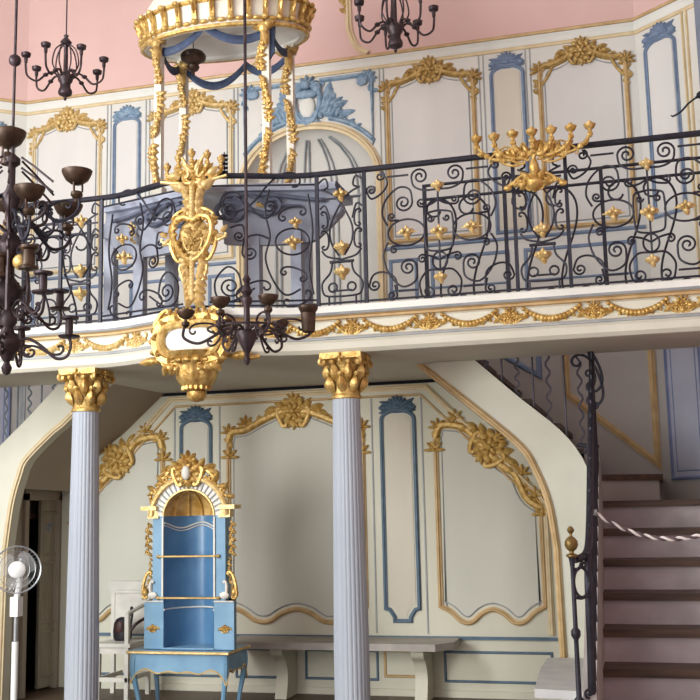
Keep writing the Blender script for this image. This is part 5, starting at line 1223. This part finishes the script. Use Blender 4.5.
c = V((1.022, 5.0, 0))
t = thing('chandelier', 'lower bronze chandelier with small bowls hanging in front of the gallery centre', 'chandelier', (c.x, c.y, 2.26), CHG)
mb = MB(); mb.lathe([(.004, 2.255), (.012, 2.265), (.018, 2.29), (.01, 2.305), (.02, 2.33), (.04, 2.37), (.055, 2.41), (.05, 2.43), (.02, 2.44), (.016, 2.5), (.016, 2.56), (.028, 2.58), (.03, 2.6), (.018, 2.615), (.03, 2.635), (.02, 2.66), (.012, 2.68), (.022, 2.70), (.006, 2.73)], c, 14); mb.build('stem', M['bronze'], t)
mb = MB(); mb.tube([c + V((0, 0, 2.72)), c + V((0, 0, 7.98))], .009, 6); mb.build('hanging_rod', M['bronze'], t)
mb = MB()
mb.tube([c + V((.2 * math.cos(2 * PI * k / 24), .2 * math.sin(2 * PI * k / 24), 2.44)) for k in range(24)], .006, 5, closed=True); mb.build('ring', M['bronze'], t)
for an, r_, z, b in ((199, .31, 2.535, .046), (265, .29, 2.545, .05), (135, .30, 2.53, .046), (312, .29, 2.555, .05), (76, .31, 2.52, .048), (23, .315, 2.555, .052)):
    a = math.radians(an); u = V((math.cos(a), math.sin(a), 0)); f = Fr(c, u, (0, 0, 1), u.cross(V((0, 0, 1)))); L = r_; zz = z - .13
    mb = MB(); mb.tube([f(x_, z_) for x_, z_ in cat([(.02, 2.42), (L * .3, 2.45), (L * .55, zz + .0), (L * .8, zz - .035), (L * 1.03, zz - .005), (L * 1.02, zz + .05), (L, zz + .07)], 6)], .0075, 6)
    mb.tube([f(x_, z_) for x_, z_ in scr((L * .85, zz + .03), (L * .55, zz + .03), 'C', 1, wind=1.5)], .006, 6); mb.tube([f(x_, z_) for x_, z_ in scr((L * .3, zz + .02), (L * .58, zz - .03), 'S', 1, wind=1.7)], .006, 6); ar = mb.build('arm', M['bronze'], t)
    e = f(L, z); mb = MB(); bowl(mb, e, b, b * .95); mb.lathe([(.004, -.085), (.012, -.08), (.022, -.07), (.02, -.055), (.008, -.05), (.008, -.03)], e, 10)
    if an == 23: mb.lathe([(.03, -.13), (.035, -.12), (.04, -.03)], e, 12)
    mb.build('lamp_bowl', M['bronzeb'], ar)

def small_chandelier(x, y, zc, R, label):
    c = V((x, y, zc)); t = thing('chandelier', label, 'chandelier', (x, y, zc - .14), CHG)
    mb = MB(); mb.lathe([(.003, -.19), (.012, -.18), (.012, -.16), (.05, -.14), (.055, -.12), (.05, -.10), (.04, -.085), (.04, -.05), (.055, -.03), (.06, .0), (.045, .02), (.03, .03), (.018, .05), (.016, .25), (.03, .27), (.045, .29), (.03, .31), (.012, .33), (.02, .345), (.004, .36)], c, 14); mb.build('stem', M['bronze'], t)
    mb = MB(); mb.tube([c + V((0, 0, .35)), V((x, y, 7.98))], .006, 6); mb.build('hanging_rod', M['bronze'], t)
    n_ = 7
    for k in range(n_):
        a = 2 * PI * k / n_ + .25; u = V((math.cos(a), math.sin(a), 0)); f = Fr(c, u, (0, 0, 1), u.cross(V((0, 0, 1)))); L = R
        mb = MB(); mb.tube([f(p_, q_) for p_, q_ in cat([(.04, -.02), (L * .3, .03), (L * .5, .0), (L * .72, -.06), (L * .95, -.03), (L, .04), (L, .10)], 6)], .0085, 6)
        mb.tube([f(p_, q_) for p_, q_ in cat([(.02, .28), (.08, .22), (.10, .1), (.05, .02)], 6)], .006, 5); mb.ball(f(L * .5, .0), (.022, .022, .016), 7, 5); ar = mb.build('arm', M['bronze'], t)
        mb = MB(); mb.lathe([(.004, .07), (.012, .075), (.014, .095), (.014, .115), (.034, .125), (.038, .15), (.03, .155), (.004, .14)], f(L, 0), 12); mb.build('candle_cup', M['bronze'], ar)
    return t
small_chandelier(-1.24, 7.0, 4.90, .30, 'small bronze chandelier against the pink wall at upper left')
small_chandelier(1.40, 7.0, 4.92, .28, 'small bronze chandelier cut by the top edge, right of the canopy')

# ================================================================== CAMERA AND LIGHT
cam = bpy.data.cameras.new('camera'); co = bpy.data.objects.new('camera', cam); COL.objects.link(co)
yaw, pit, rol = .2682, .1494, -.0214
fw = V((-math.sin(yaw) * math.cos(pit), math.cos(yaw) * math.cos(pit), math.sin(pit))); rt = V((math.cos(yaw), math.sin(yaw), 0)); up = rt.cross(fw)
r2 = rt * math.cos(rol) + up * math.sin(rol); u2 = up * math.cos(rol) - rt * math.sin(rol)
co.matrix_world = Matrix(((r2.x, u2.x, -fw.x, 2.5555 * 1.15), (r2.y, u2.y, -fw.y, 0), (r2.z, u2.z, -fw.z, 1.52), (0, 0, 0, 1)))
cam.sensor_width = 36; cam.lens = 36 * 1060.12 / 700; cam.clip_end = 60
bpy.context.scene.camera = co

w = bpy.data.worlds.new('world'); bpy.context.scene.world = w; w.use_nodes = True
w.node_tree.nodes['Background'].inputs[0].default_value = (.90, .94, 1, 1); w.node_tree.nodes['Background'].inputs[1].default_value = .8
def area(name, loc, target, sx, sy, power, col):
    l = bpy.data.lights.new(name, 'AREA'); l.shape = 'RECTANGLE'; l.size = sx; l.size_y = sy; l.energy = power; l.color = col
    o = bpy.data.objects.new(name, l); COL.objects.link(o); o.location = loc
    o.rotation_euler = (V(target) - V(loc)).to_track_quat('-Z', 'Y').to_euler(); return o
area('window_light_left', (-3.3, 3.0, 4.6), (.3, 8, 3.6), 1.6, 2.6, 340, (.95, .98, 1))
area('window_light_left', (-3.3, 0.4, 2.2), (-.9, 8.8, 1.5), 1.8, 2.8, 430, (.97, 1, .985))
area('fill_light_behind', (-1.2, -2.2, 2.4), (-.4, 9, 2.4), 4.0, 3.0, 230, (1, 1, .97))  # added fill from behind the camera to brighten the lower hall
sc_ = bpy.context.scene
sc_.view_settings.view_transform = 'Standard'
sc_.view_settings.exposure = 0
